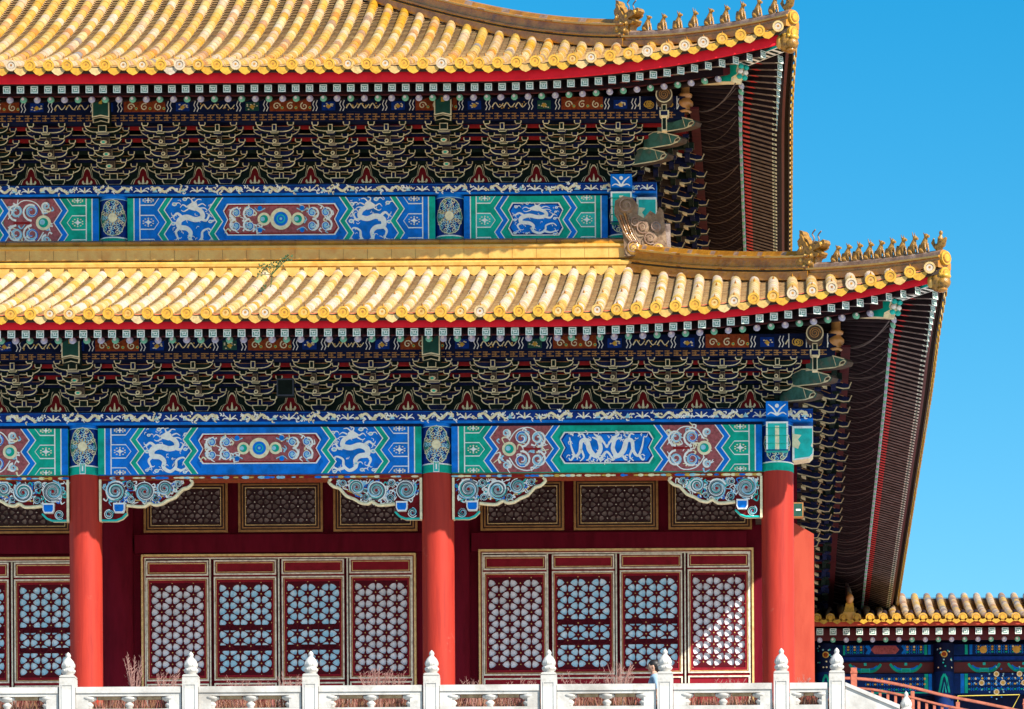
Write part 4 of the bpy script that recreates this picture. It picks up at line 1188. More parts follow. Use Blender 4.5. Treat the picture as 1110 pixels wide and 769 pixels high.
mb.face([(x1, yr + a, zr0 + b) for a, b in sect], 'tile_gold')
# scalloped apron tiles between the rows, under the ridge
xe = S_LOW['Xc'] + S_LOW['p']
i = 0
while xe - (.20 + i * PITCH) - PITCH / 2 > LEFT:
    um = xe - (.20 + i * PITCH) - PITCH / 2
    if um < x1: mb.prism([(um - .13, .06), (um - .09, -.06), (um, -.11), (um + .09, -.06), (um + .13, .06)], yr - .07, yr - .045, 'tile_gold', T=lambda p: (p[0], p[1], p[2] + zr0))
    i += 1
mb.build('foot_ridge', low)
mb = MB(); mb.box(-2.98, -2.58, yr + .45, 20, zr0 - .05, zr0 + .55, 'glaze_brown'); mb.build('foot_ridge', low)
def corner_ornament():
    mb = MB()
    def T(x, z): return (X_(x, 2.5), Z_(z, 2.5))
    out = [T(*p) for p in [(678, 281), (677, 262), (674, 246), (667, 232), (668, 221), (677, 216), (687, 218), (693, 226), (692, 236), (699, 240), (706, 232), (712, 236), (716, 228), (720, 232), (722, 250), (724, 268), (726, 281)]]
    mb.prism(out, yr - .10, yr + .14, 'ornament_brown', 'old_grey')
    P = Paint(mb, plane_map(yr - .10))
    for (x, z, r, f, m) in ((680, 227, 9, 1, 'ornament_brown'), (698, 250, 8, -1, 'ornament_brown'), (712, 250, 6, 1, 'old_grey'), (690, 245, 6, 1, 'ornament_brown'), (706, 262, 8, -1, 'ornament_brown'), (688, 272, 8, 1, 'tile_gold'), (700, 274, 6, -1, 'tile_gold'), (714, 274, 7, 1, 'tile_gold')):
        a, b = T(x, z); rr = r / 60
        mb.ball((a, yr - .09, b), (rr, .06, rr), m, 12, 6)
        Paint(mb, plane_map(yr - .15)).spiral(a, b, rr * .9, 1.8, .022, 'glaze_dark', 2, a0=f, flip=f)
    for k in range(5):
        mb.tube(smooth_path([(*T(671 + k * 2.4, 238 - k), )[:1] + (yr - .11,) + (T(671 + k * 2.4, 238 - k)[1],), (T(677 + k * 2.5, 255)[0], yr - .12, T(677, 255)[1]), (T(686 + k * 2, 268)[0], yr - .12, T(0, 268)[1])], 4), .022, 'glaze_brown' if k % 2 else 'ornament_brown', 5)
    mb.build('ridge_end_dragon', low)
    mb = MB()
    pr = [(.0, 0), (-.02, .5), (.03, .72), (.0, .86), (.12, .84), (.2, .93), (.3, .80), (.36, .62), (.5, .66), (.6, .50), (.74, .46), (.8, .30), (.85, 0)]
    xr_ = X_(724, 2.6)
    mb.prism(pr, -.09, .09, 'old_grey', T=lambda p: (xr_ - .04 - p[1], yr + .16 + p[0], zr0 + p[2]))
    mb.build('ridge_end_dragon', low)
corner_ornament()

# ---- the porch: inner wall, inner columns, door leaves, transom windows
YW = 3.3
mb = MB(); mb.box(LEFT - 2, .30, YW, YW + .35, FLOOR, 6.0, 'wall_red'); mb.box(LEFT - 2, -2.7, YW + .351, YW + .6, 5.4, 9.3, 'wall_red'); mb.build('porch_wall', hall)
mb = MB(); mb.face([(LEFT, .22, 5.55), (-.1, .22, 5.55), (-.1, YW + .3, 5.75), (LEFT, YW + .3, 5.75)], 'board_red'); mb.build('porch_ceiling', hall)
for cx in (-12.03, -5.93):
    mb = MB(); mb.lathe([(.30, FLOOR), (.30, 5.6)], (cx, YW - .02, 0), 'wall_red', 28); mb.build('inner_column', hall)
mb = MB(); mb.box(X_(150, YW) - .36, X_(152, YW) - .16, YW - .06, YW - .002, FLOOR, 5.4, 'wall_red')
for a, b in ((-17.5, -12.36), (-11.7, -6.26), (-5.60, -.62)):
    mb.box(a, b, YW - .10, YW - .003, Z_(600, YW) + .02, Z_(578, YW) - .02, 'wall_red')
mb.build('wall_rail', hall)

def rect_line(mb, x0, x1, z0, z1, w, y, m, th=.02):
    mb.box(x0, x1, y - th, y, z0, z0 + w, m); mb.box(x0, x1, y - th, y, z1 - w, z1, m)
    mb.box(x0, x0 + w, y - th, y, z0 + w, z1 - w, m); mb.box(x1 - w, x1, y - th, y, z0 + w, z1 - w, m)

def lattice(mb, x0, z0, nx, nz, w, h, y, m, r, studs, th=.03):
    a = h / nz; dx = w / nx
    def tri(A, B, C):
        cx, cz = (A[0] + B[0] + C[0]) / 3, (A[1] + B[1] + C[1]) / 3
        P3 = [A, B, C]
        ang = [atan2(p[1] - cz, p[0] - cx) for p in P3]
        order = sorted(range(3), key=lambda i: ang[i]); P3 = [P3[i] for i in order]; ang = [ang[i] for i in order]
        n = 18
        rad = [r * (1 + .30 * max(0, cos(3 * 2 * pi * i / n)) ** 1.5) for i in range(n)]
        ring = [(cx + q * cos(ang[0] + 2 * pi * i / n), cz + q * sin(ang[0] + 2 * pi * i / n)) for i, q in enumerate(rad)]
        vs = [(p[0], y, p[1]) for p in P3] + [(q[0], y, q[1]) for q in ring] + [(q[0], y + th, q[1]) for q in ring]
        fs = []
        def near(i):
            qa = ang[0] + 2 * pi * i / n
            return min(range(3), key=lambda k: abs(((ang[k] - qa + pi) % (2 * pi)) - pi))
        for i in range(n):
            j = (i + 1) % n; k = near(i + .5 if i % 4 != 1 or True else i)
            fs.append((3 + i, k, 3 + j))
            k2 = near(i + 1.5)
            if k2 != k: fs.append((3 + j, k, k2))
            fs.append((3 + i, 3 + j, 3 + n + j, 3 + n + i))
        mb.mesh(vs, fs, m)
    for i in range(nx):
        xa, xb = x0 + i * dx, x0 + (i + 1) * dx
        if i % 2: xa, xb = xb, xa
        A = [(xa, z0 + k * a) for k in range(nz + 1)]; B = [(xb, z0 + a / 2 + k * a) for k in range(nz)]
        for k in range(nz): tri(A[k], A[k + 1], B[k])
        for k in range(nz - 1): tri(B[k], B[k + 1], A[k + 1])
        mb.face([(A[0][0], y, A[0][1]), (B[0][0], y, B[0][1]), (xb, y, z0)], m); mb.face([(A[-1][0], y, A[-1][1]), (B[-1][0], y, B[-1][1]), (xb, y, z0 + h)], m)
    for i in range(nx + 1):
        for k in range(nz + 1 if i % 2 == 0 else nz):
            x, z = x0 + i * dx, z0 + k * a + (0 if i % 2 == 0 else a / 2)
            s = .015
            pts = [(x - s, y - .002, z), (x, y - .002, z - s), (x + s, y - .002, z), (x, y - .002, z + s)]
            for q in range(4): mb.face([pts[q], pts[(q + 1) % 4], (x, y - .016, z)], studs)

def door_leaf(px0, px1, ptop, kind, zoff=0.0):
    """one tall leaf: upper small panel, lattice with pane behind, bottom rail"""
    Y = YW - .07
    x0, x1 = X_(px0, Y), X_(px1, Y); zt = Z_(ptop, Y); zb_ = FLOOR + .12
    mb = MB()
    lx0, lx1 = x0 + .085, x1 - .085
    zp0, zp1 = zt - .27, zt                   # small panel
    zl1 = zt - .40; zl0 = zl1 - 1.68 ; zf0 = zl0 - .10
    # stiles and rails round the lattice opening
    mb.box(x0, x1, Y, Y + .065, zl1, zt, 'door_red'); mb.box(x0, lx0, Y, Y + .065, zl0, zl1, 'door_red'); mb.box(lx1, x1, Y, Y + .065, zl0, zl1, 'door_red'); mb.box(x0, x1, Y, Y + .065, zb_, zl0, 'door_red')
    rect_line(mb, x0, x1, zp0, zp1, .026, Y, 'cream_line', .022); rect_line(mb, x0 + .045, x1 - .045, zp0 + .045, zp1 - .045, .012, Y, 'gilt_line', .012)
    rect_line(mb, x0, x1, zf0, zp0 - .035, .026, Y, 'cream_line', .022); rect_line(mb, x0 + .040, x1 - .040, zf0 + .04, zp0 - .075, .008, Y, 'gilt_line', .010)
    rect_line(mb, x0, x1, zb_ + .4, zf0 - .05, .026, Y, 'cream_line', .022)
    leaf = mb.build('door_leaf', hall)
    mb = MB(); lattice(mb, lx0, zl0, 5, 8, lx1 - lx0, 1.68, Y + .012, 'lattice_red', .0575, 'gilt_line', .028)
    mb.build('lattice', leaf)
    mb = MB()
    mb.face([(lx0, Y + .050, zl0), (lx1, Y + .050, zl0), (lx1, Y + .050, zl1), (lx0, Y + .050, zl1)], 'glass_sky_tone' if kind else 'paper')
    if kind:
        for f in (.30, .55):
            z = zl0 + 1.68 * (f if f < .5 else .52) - .06
            mb.box(lx0, lx1, Y + .0415, Y + .048, z, z + .10, 'lattice_red')
    mb.build('pane', leaf)
DOORS = [((157, 224.5), 606, 0), ((230.5, 298), 605.5, 1), ((304, 371.5), 605, 1), ((377.5, 445), 604.5, 0),
         ((522.5, 591), 602, 0), ((597, 664.5), 601.5, 1), ((670.5, 738), 601, 1), ((744, 811), 600.5, 0), ((14, 81.5), 607, 1), ((-60, 8), 607, 1)]
for (a, b), t, k in DOORS: door_leaf(a, b, t + .5, k)
mb = MB()
for a, b, t in ((152, 449.5, 600), (517.5, 815.5, 596.5), (-212, 86, 602)):
    Y = YW - .06
    x0, x1, zt = X_(a, Y), X_(b, Y), Z_(t, Y)
    mb.box(x0, x0 + .035, Y - .06, Y + .055, FLOOR, zt, 'gilt_line'); mb.box(x1 - .035, x1, Y - .06, Y + .055, FLOOR, zt, 'gilt_line'); mb.box(x0 + .035, x1 - .035, Y - .06, Y + .055, zt - .035, zt, 'gilt_line')
    rect_line(mb, x0 + .037, x1 - .037, FLOOR + .01, zt - .037, .02, Y + .01, 'door_red', .03)
    rect_line(mb, x0 + .058, x1 - .058, FLOOR + .02, zt - .058, .018, Y + .02, 'cream_line', .05)
    n = 4
    for i in range(1, n):
        xm = x0 + (x1 - x0) * i / n
        mb.box(xm - .012, xm + .012, Y - .02, Y + .05, FLOOR, zt - .08, 'cream_line')
mb.build('door_frame', hall)

def transom(px0, px1, py0, py1):
    Y = YW - .05; x0, x1, z1, z0 = X_(px0, Y), X_(px1, Y), Z_(py0, Y), Z_(py1, Y)
    mb = MB()
    for w, m, o, th in ((.04, 'transom_line', 0, .035), (.022, 'lattice_dark', .042, .02), (.022, 'transom_line', .066, .028), (.03, 'lattice_dark', .090, .015), (.014, 'gilt_line', .122, .02)):
        rect_line(mb, x0 + o, x1 - o, z0 + o, z1 - o, w, Y, m, th)
    f = mb.build('transom_window', hall)
    i = .136
    mb = MB(); W, H = x1 - x0 - 2 * i, z1 - z0 - 2 * i
    nz = 4 if H > .5 else 3
    lattice(mb, x0 + i, z0 + i, max(4, int(round(W / .165)) // 2 * 2), nz, W, H, Y + .0, 'lattice_dark', .040, 'cream_line'); mb.build('lattice', f)
    mb = MB(); mb.face([(x0 + i, Y + .04, z0 + i), (x1 - i, Y + .04, z0 + i), (x1 - i, Y + .04, z1 - i), (x0 + i, Y + .04, z1 - i)], 'pane_brown'); mb.build('pane', f)
for a, b in ((155, 246), (257.5, 349), (360.5, 451.5), (520, 610.5), (621, 712.5), (723.5, 814), (-40, 77)): transom(a, b, 520, 576)

# ---- carved braces under the lower tie beams
def carved_brace(cx, d, seed):
    """d = +1: brace on the column's right side"""
    y0 = -.12; zt = S_LOW['beam'][0] - .07
    x0 = cx + d * .27
    rnd = random.Random(seed)
    out = [(0, 0), (1.56, 0), (1.60, -.06), (1.52, -.14), (1.42, -.17), (1.30, -.30), (1.16, -.36), (1.06, -.42), (.94, -.44), (.86, -.40), (.76, -.46), (.62, -.46), (.46, -.44), (.45, -.52), (.46, -.58), (.38, -.66), (.28, -.70), (0, -.70)]
    W = [(x0 + d * x, zt + z) for x, z in out]
    mb = MB(); mb.prism(W if d > 0 else W[::-1], y0, y0 + .16, 'board_red', 'paint_cream')
    P = Paint(mb, plane_map(y0))
    def q(x, z): return (x0 + d * x, zt + z)
    # raised rim along the lower edge
    rim = smooth_path([q(x, z) for x, z in out[1:13]], 3)
    mb.tube([(x, y0 - .01, z) for x, z in rim], .030, 'paint_cream', 6)
    P.rib([q(x, z + .045) for x, z in [(1.46, -.10), (1.38, -.14), (1.27, -.26), (1.12, -.32), (.98, -.37), (.86, -.34), (.74, -.40), (.50, -.40)]], .022, 'paint_gold', 3)
    for (x, z, r, f) in ((.27, -.20, .18, 1), (.78, -.21, .17, -1), (1.12, -.155, .13, 1), (1.36, -.08, .065, -1), (.16, -.60, .085, 1), (.54, -.34, .07, -1), (.52, -.09, .07, 1), (.97, -.33, .06, 1)):
        a, b = q(x, z)
        mb.ball((a, y0, b), (r, .035, r), 'brace_grey' if r > .1 else 'paint_night', 14, 6)
        P2 = Paint(mb, plane_map(y0 - .026))
        P2.spiral(a, b, r, 2.6, r * .17, 'paint_white', 1, a0=rnd.uniform(0, 6), flip=f * d, n=44); P2.spiral(a, b, r * .93, 2.6, r * .08, 'paint_night', 2, a0=rnd.uniform(0, 6), flip=f * d, n=44)
        P2.spiral(a, b, r * .84, 1.5, r * .09, 'paint_teal', 2, a0=rnd.uniform(0, 6), flip=f * d, n=24)
        P2.spiral(a, b, r * 1.05, .8, r * .13, 'paint_sky', 3, a0=rnd.uniform(0, 6), flip=f * d, n=18)
        P2.disc(a, b, r * .16, 'paint_red', 4, 8)
    for i in range(130):
        x = rnd.uniform(.05, 1.42); z = -rnd.uniform(.03, .40 if x < 1.0 else .40 - .8 * (x - 1.0) + .02)
        if x > 1.1: z = max(z, -.24)
        a, b = q(x, z); r = rnd.uniform(.05, .09); an = rnd.uniform(0, 6.28)
        P.curve([(a, b), (a + r * .8 * cos(an), b + r * .8 * sin(an)), (a + 1.2 * r * cos(an + 1.1), b + 1.2 * r * sin(an + 1.1))], .028, .010, rnd.choice(('paint_white', 'paint_white', 'paint_sky', 'paint_white', 'paint_teal', 'paint_white', 'paint_blue')), 2 + i % 4, 4)
    a, b = q(.34, -.50); w = .10
    mb.prism([(a - w, b + .09), (a - w, b - .02), (a - w * .75, b - .08), (a + w * .75, b - .08), (a + w, b - .02), (a + w, b + .09)][::-1], y0 - .09, y0, 'paint_white')
    mb.face([(a - w * .8, y0 - .094, b + .06), (a - w * .8, y0 - .094, b - .02), (a - w * .6, y0 - .094, b - .06), (a + w * .6, y0 - .094, b - .06), (a + w * .8, y0 - .094, b - .02), (a + w * .8, y0 - .094, b + .06)], 'paint_blue')
    mb.box(min(x0 - d * .01, x0 + d * .03), max(x0 - d * .01, x0 + d * .03), y0 - .05, y0 + .1, zt - .72, zt, 'paint_cream')
    mb.tube([(x0 + d * t, y0 - .01, zt + z) for t, z in ((.03, -.70), (.28, -.70), (.38, -.66), (.46, -.58))], .020, 'paint_teal', 6)
    mb.build('carved_brace', hall)
for i, (cx, d) in enumerate(((-12.03, -1), (-12.03, 1), (-5.93, -1), (-5.93, 1), (-.05, -1))): carved_brace(cx, d, i)

# ---- right end wall of the hall with its sloped shoulder
mb = MB()
zt = Z_(573, 2.95); sx0, sx1 = .08, .60
ang = [(sx0, FLOOR), (sx1, FLOOR), (sx1, zt - .14), (sx1 - .42, zt + .10), (sx0, zt + .10)]
mb.prism(ang, 2.95, 19.0, 'pier_red')
mb.build('end_wall', hall)
mb = MB(); mb.box(-.45, .10, .9, S_LOW['back'], zt + .10, 5.45, 'bracket_brown'); mb.build('end_wall_beam', hall)
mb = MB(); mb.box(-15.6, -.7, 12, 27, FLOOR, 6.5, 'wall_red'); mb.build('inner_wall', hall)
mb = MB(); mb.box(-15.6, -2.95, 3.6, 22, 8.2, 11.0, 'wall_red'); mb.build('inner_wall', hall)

# ---- bird netting slung under the right-hand eaves
for S in (S_LOW, S_UP):
    mb = MB(); rnd = random.Random(2)
    x0 = S['Xc'] + S['proj'] + .10; x1 = S['Xc'] + S['yrd'] - .06
    z0 = S['zpl'][0]; z1 = S['zrd'] - .09
    y = S['Y0'] - S['proj'] + .2
    k = 0
    while y < S['back'] - 3:
        sag = rnd.uniform(.05, .22); sk = rnd.uniform(.9, 1.8)
        lf = lift(S, y - (S['Y0'] - S['p'])) * .6
        pts = []
        for i in range(9):
            t = i / 8
            pts.append((x0 + (x1 - x0) * t, y - sk * t * t, z0 + .12 * (1 - t) + (z1 - z0) * t - sag * 4 * t * (1 - t) * .5 + lf * t))
        mb.tube(pts, rnd.uniform(.004, .008) if k % 5 else .013, 'net', 4, caps=False)
        y += rnd.uniform(.12, .75); k += 1
    mb.build('bird_net', hall)

# black box fixed among the lower brackets
fx = thing('lamp_box', 'small black square lamp box hung between the lower bracket clusters above the jewelled beam', 'lamp', (X_(310, -1.0), -1.05, Z_(420, -1.05)))
mb = MB(); mb.box(-.145, .145, -.08, .06, -.15, .145, 'box_black'); mb.build('housing', fx)
mb = MB(); rect_line(mb, -.145, .145, -.15, .145, .022, -.081, 'trousers', .012); mb.build('bezel', fx)
mb = MB(); mb.box(-.02, .02, .061, .40, -.03, .03, 'box_black'); mb.build('bracket_arm', fx)

# weed rooted on the lower roof
wd = thing('roof_weed', 'thin green weed growing between the tiles of the lower yellow roof', 'weed', (X_(293, 0.5), .5, Z_(316, .5)))
mb = MB(); rnd = random.Random(9)
stem = smooth_path([(0, 0, 0), (.03, -.02, .18), (.05, -.03, .36)], 4); mb.tube(stem, .008, 'leaf', 5); mb.build('stem', wd)
mb2 = MB()
for (ex, ez) in ((-.12, .42), (.10, .46), (.26, .56), (.34, .60), (-.02, .44), (-.10, .05), (-.16, .30), (.18, .50)):
    mb2.tube([(.04, -.03, .30 if ez > .2 else .02), (ex, -.05, ez)], .006, 'leaf', 4)
    for k in range(9):
        a = rnd.uniform(0, 6.28); c = Vector((ex + rnd.uniform(-.06, .06), -.05 + rnd.uniform(-.05, .05), ez + rnd.uniform(-.04, .04)))
        mb2.face([c, c + Vector((.035 * cos(a), .01, .035 * sin(a))), c + Vector((.05 * cos(a + .5), -.01, .05 * sin(a + .5))), c + Vector((.03 * cos(a + 1), .0, .03 * sin(a + 1)))], 'leaf')
mb2.build('foliage', wd)

# ------------------------------------------------------------------ marble balustrade on the terrace edge
YB = -4.2
bal = thing('marble_balustrade', 'white marble balustrade with lotus-bud posts along the terrace in front of the hall', 'balustrade', (0, YB, FLOOR))
def B(px): return X_(px, YB)
def finial_mesh():
    mb = MB()
    pr = [(.080, 0), (.092, .012), (.082, .026), (.108, .045), (.114, .070), (.106, .098), (.088, .108), (.100, .122), (.109, .155), (.104, .195), (.086, .235), (.060, .265), (.040, .285), (.034, .298), (.042, .312), (.044, .330), (.034, .352), (.016, .372), (.003, .385)]
    mb.lathe(pr, (0, 0, 0), 'marble', 18)
    for k in range(9):
        a = 2 * pi * k / 9
        mb.ball((.100 * cos(a), .100 * sin(a), .074), (.020, .020, .026), 'marble', 6, 4)
        mb.ball((.093 * cos(a + .3), .093 * sin(a + .3), .165), (.022, .022, .045), 'marble', 6, 4)
    return mb
def post_mesh(h):
    mb = MB(); w = .127
    mb.box(-w, w, -w, w, 0, h - .05, 'marble'); mb.box(-w * .86, w * .86, -w * .86, w * .86, h - .05, h, 'marble'); mb.box(-w * .97, w * .97, -w * .97, w * .97, h - .038, h - .016, 'marble')
    P = Paint(mb, plane_map(-w))
    rect_line(mb, -w * .72, w * .72, .1, h - .16, .014, -w + .0, 'marble', .010)
    return mb
FIN = finial_mesh().data('finial')
RAIL = Z_(743.5, YB)                         # top of the hand rail
HP = Z_(730.5, YB) - FLOOR
PM = post_mesh(HP).data('post')
POSTS = [-60, 72, 205, 335, 466, 593, 719, 845, 905]
for p in POSTS:
    o = link('post', PM, bal, (B(p), 0, 0)); link('finial', FIN, o, (0, 0, HP))
def panel(x0, x1):
    """slab with a moulded rail and two pierced openings parted by a vase"""
    mb = MB(); t = .075; zt = RAIL - FLOOR
    zo1, zo0 = zt - .150, zt - .355
    L = x1 - x0; e = min(.20, L * .16)
    mb.box(x0, x1, -.095, .095, zt - .10, zt, 'marble')
    mb.box(x0, x1, -t, t, zt - .149, zt - .101, 'marble')
    mb.box(x0, x1, -t, t, .08, zo0, 'marble'); mb.box(x0, x1, -.11, .11, 0, .079, 'marble')
    mb.box(x0, x0 + e, -t, t, zo0 + .001, zo1, 'marble'); mb.box(x1 - e, x1, -t, t, zo0 + .001, zo1, 'marble')
    # recessed lintel over the openings
    mids = [(x0 + x1) / 2] if L > 1.2 else []
    def vase(x, half=0):
        mb.lathe([(.03, 0), (.055, .012), (.05, .03), (.07, .05), (.075, .075), (.05, .10), (.035, .115), (.05, .125), (.085, .15), (.11, .185), (.06, .204)], (x, 0, zo0), 'marble', 12)
        for s in (-1, 1):
            mb.ball((x + s * .085, 0, zo1 - .03), (.05, .05, .035), 'marble', 8, 5); mb.ball((x + s * .05, 0, zo1 - .055), (.045, .05, .03), 'marble', 8, 5)
    for x in mids + [x0 + e, x1 - e]: vase(x)
    segs = [x0 + e] + mids + [x1 - e]
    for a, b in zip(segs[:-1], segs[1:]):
        mb.box(a + .14, b - .14, -.03, .03, zo1 - .050, zo1 - .001, 'lintel_bounce_tan')
    rect_line(mb, x0 + .10, x1 - .10, .18, zo0 - .07, .02, -t, 'marble', .012)
    return mb
for a, b in zip(POSTS[:-1], POSTS[1:]): panel(B(a) + .135, B(b) - .15).build('panel', bal)

# stair balustrade going down at the right end
stb = thing('stair_balustrade', 'sloping white marble stair balustrade dropping away right of the end post', 'balustrade', (B(905), YB, FLOOR))
mb = MB(); w = .09
x0 = .135; 
mb.prism([(x0, RAIL - FLOOR - .06), (1.02, RAIL - FLOOR - .44), (1.02, -1.6), (x0, -.9)], -w, w, 'marble'); mb.build('panel', stb)
mb = MB(); mb.prism([(x0, RAIL - FLOOR), (1.02, RAIL - FLOOR - .37), (1.02, RAIL - FLOOR - .439), (x0, RAIL - FLOOR - .059)], -w - .03, w + .03, 'marble'); mb.build('hand_rail', stb)
zf = Z_(769, YB) - .02
o = link('post', post_mesh(HP).data('post'), stb, (X_(980, YB) - B(905), .0, Z_(778, YB) - FLOOR - HP)); o.scale = (.9, .9, 1)
f = link('finial', FIN, o, (0, 0, HP)); f.scale = (.95, .95, 1)
mb = MB(); mb.box(1.25, 9, -4.5, -1.0, -11.49, -2.3, 'marble_floor')
mb.box(1.25, 4.0, -4.6, -1.02, -2.29, -1.5, 'marble_floor'); st = mb.build('stair_landing'); st['kind'] = 'structure'

# ------------------------------------------------------------------ wooden ramp rail on the right
YR = 4.0
rr_ = thing('ramp_rail', 'pinkish red wooden ramp railing sloping down in front of the blue gallery', 'railing', (X_(923, YR), YR, FLOOR))
def rp(px, py): return (X_(px, YR) - X_(923, YR), 0, Z_(py, YR) - FLOOR)
top = smooth_path([rp(*p) for p in [(908, 738), (926, 738.5), (950, 741), (985, 748), (1020, 757), (1064, 766), (1110, 776), (1140, 783)]], 5)
sec = smooth_path([rp(*p) for p in [(908, 748.5), (926, 749), (950, 751.5), (985, 759), (1020, 768), (1064, 777), (1110, 787), (1140, 794)]], 5)
def beam_path(path, w, h, m):
    mb = MB(); vs = []
    for p in path: vs += [(p[0], -w, p[2] - h), (p[0], w, p[2] - h), (p[0], w, p[2] + h), (p[0], -w, p[2] + h)]
    mb.mesh(vs, [(4 * i + k, 4 * i + (k + 1) % 4, 4 * i + 4 + (k + 1) % 4, 4 * i + 4 + k) for i in range(len(path) - 1) for k in range(4)], m); mb.face(vs[:4], m); mb.face(vs[-4:], m)
    return mb
beam_path(top, .045, .021, 'rail_wood').build('hand_rail', rr_); beam_path(sec, .04, .017, 'rail_wood').build('lower_rail', rr_)
for px, py in ((923.5, 727), (1110, 762)):
    x, _, z = rp(px, py); mb = MB(); mb.box(x - .055, x + .055, -.055, .055, -2.0, z, 'rail_wood'); mb.box(x - .065, x + .065, -.065, .065, z - .10, z - .07, 'rail_wood'); mb.build('post', rr_)
for k, px in enumerate((987, 1036, 1075)):
    x, _, z = rp(px, 748 + (px - 985) * .245 + 3); mb = MB(); mb.box(x - .035, x + .035, -.03, .03, -2.0, z - .02, 'rail_wood'); mb.build('post', rr_)
bm_ = MB(); bm_.box(-.025, .025, -.02, .02, -1.6, 0, 'rail_wood'); bme = bm_.data('baluster')
px = 935
while px < 1135:
    j = min(range(len(sec)), key=lambda i: abs(sec[i][0] - rp(px, 0)[0]))
    link('baluster', bme, rr_, (rp(px, 0)[0], 0, sec[j][2] - .02)); px += 8.4

# ------------------------------------------------------------------ the gallery behind on the right
YG = 22.0
gal = thing('side_gallery', 'low gallery with yellow tile eave over dark blue painted beams, right behind the hall', 'gallery', (3, YG, FLOOR))
GX0, GX1 = .60, 8.2
SG = dict(name='gallery', Y0=YG, Xc=GX1 - 1.4, p=1.4, zedge=Z_(673, YG - 1.4), s1=.16, c=.016, L=0, lt=1, tile='tile_row')
def gallery_roof():
    mb = MB(); rnd = random.Random(21); S = SG; ye = YG - 1.4; pitch = .297; r = .092
    def at(x, d, a, q):
        s = S['s1'] + 2 * S['c'] * d; nn = 1 / sqrt(1 + s * s)
        return (x + q * cos(a), ye + d - q * sin(a) * s * nn, S['zedge'] + prof(S, d) + q * sin(a) * nn)
    x = X_(884, ye); k = 0
    while x < GX1:
        d = 0.0
        if True:
            while d < 5.9:
                e = d + .30; t = min(1, max(0, rnd.choice((.68, .72, .76, .3, .62, .97, .98, .25)) + rnd.uniform(-.04, .04)))
                if d > 1.6 and x < X_(900, ye): t = 1.0
                vs = [at(x, d - .02, pi * j / 6, r) for j in range(7)] + [at(x, e, pi * j / 6, r * .9) for j in range(7)]
                mb.mesh(vs, [(j, j + 1, 8 + j, 7 + j) for j in range(6)], 'tile_row', t, True); mb.face(vs[:7], 'tile_row', t)
                d = e
        t = rnd.random() * .5
        for rr, m, o in ((.10, 'tile_disc', .03), (.068, 'glaze_brown', .036), (.054, 'tile_disc', .042)):
            mb.face([(x + rr * cos(2 * pi * j / 14), ye - o, S['zedge'] + .01 + rr * sin(2 * pi * j / 14)) for j in range(14)], m, t)
        xm = x + pitch / 2
        for j in range(50):
            d0, d1 = j * .118, (j + 1) * .118
            q = [(xm - .09, d0, .008), (xm + .09, d0, .008), (xm + .09, d1, -.02), (xm - .09, d1, -.02)]
            mb.face([(a, ye + d, S['zedge'] + prof(S, d) + z) for a, d, z in q], 'tile_pan', rnd.random())
        mb.face([(xm + a, ye - .03, S['zedge'] + z) for a, z in ((-.14, .0), (0, -.04), (.14, .0), (.10, -.08), (0, -.14), (-.10, -.08))], 'tile_disc', rnd.random() * .5)
        x += pitch; k += 1
    for j in range(12):
        mb.face([(GX0, ye + j * .5, S['zedge'] + prof(S, j * .5) - .05), (GX1, ye + j * .5, S['zedge'] + prof(S, j * .5) - .05), (GX1, ye + j * .5 + .5, S['zedge'] + prof(S, j * .5 + .5) - .05), (GX0, ye + j * .5 + .5, S['zedge'] + prof(S, j * .5 + .5) - .05)], 'tile_pan', .3)
    return mb
groof = gallery_roof().build('roof', gal, (-3, -YG, -FLOOR))
OFF = (-3, -YG, -FLOOR)
ye = YG - 1.4
mb = MB(); mb.box(GX0, GX1, ye + .06, ye + .10, Z_(681, ye), Z_(674, ye), 'pier_red'); mb.box(GX0, GX1, ye + .5, ye + .54, Z_(693, ye), Z_(674, ye), 'fascia_dark')
mb.face([(GX0, ye + .1, Z_(683, ye)), (GX1, ye + .1, Z_(683, ye)), (GX1, YG + .3, Z_(683, ye) + .35), (GX0, YG + .3, Z_(683, ye) + .35)], 'rafter'); mb.build('eave_board', gal, OFF)
x = X_(887, ye); k = 0
while x < GX1 - .1:
    o = link('flying_rafter', FM, gal, (x - 3, ye + .12 - YG, Z_(687.5, ye + .12) - FLOOR)); o.scale = (1.15, .9, 1.15)
    o = link('round_rafter', RM['bead_green' if k % 2 else 'bead_violet'], gal, (x - 3, ye + .5 - YG, Z_(696.5, ye + .5) - FLOOR)); o.scale = (1, .4, 1)
    x += .297; k += 1
mb = MB(); mb.box(GX0, GX1, YG + .3, YG + .5, FLOOR, Z_(690, YG), 'paint_night'); mb.build('wall', gal, OFF)
def gz(py): return Z_(py, YG)
mb = MB()
def gal_beam(py0, py1, base, y=YG):
    mb.box(GX0, GX1, y, y + .25, gz(py1), gz(py0), base)
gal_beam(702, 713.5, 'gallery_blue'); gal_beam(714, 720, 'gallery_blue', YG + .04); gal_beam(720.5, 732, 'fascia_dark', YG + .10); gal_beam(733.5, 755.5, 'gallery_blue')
P = Paint(mb, plane_map(YG)); rnd = random.Random(31)
def gx(px): return X_(px, YG)
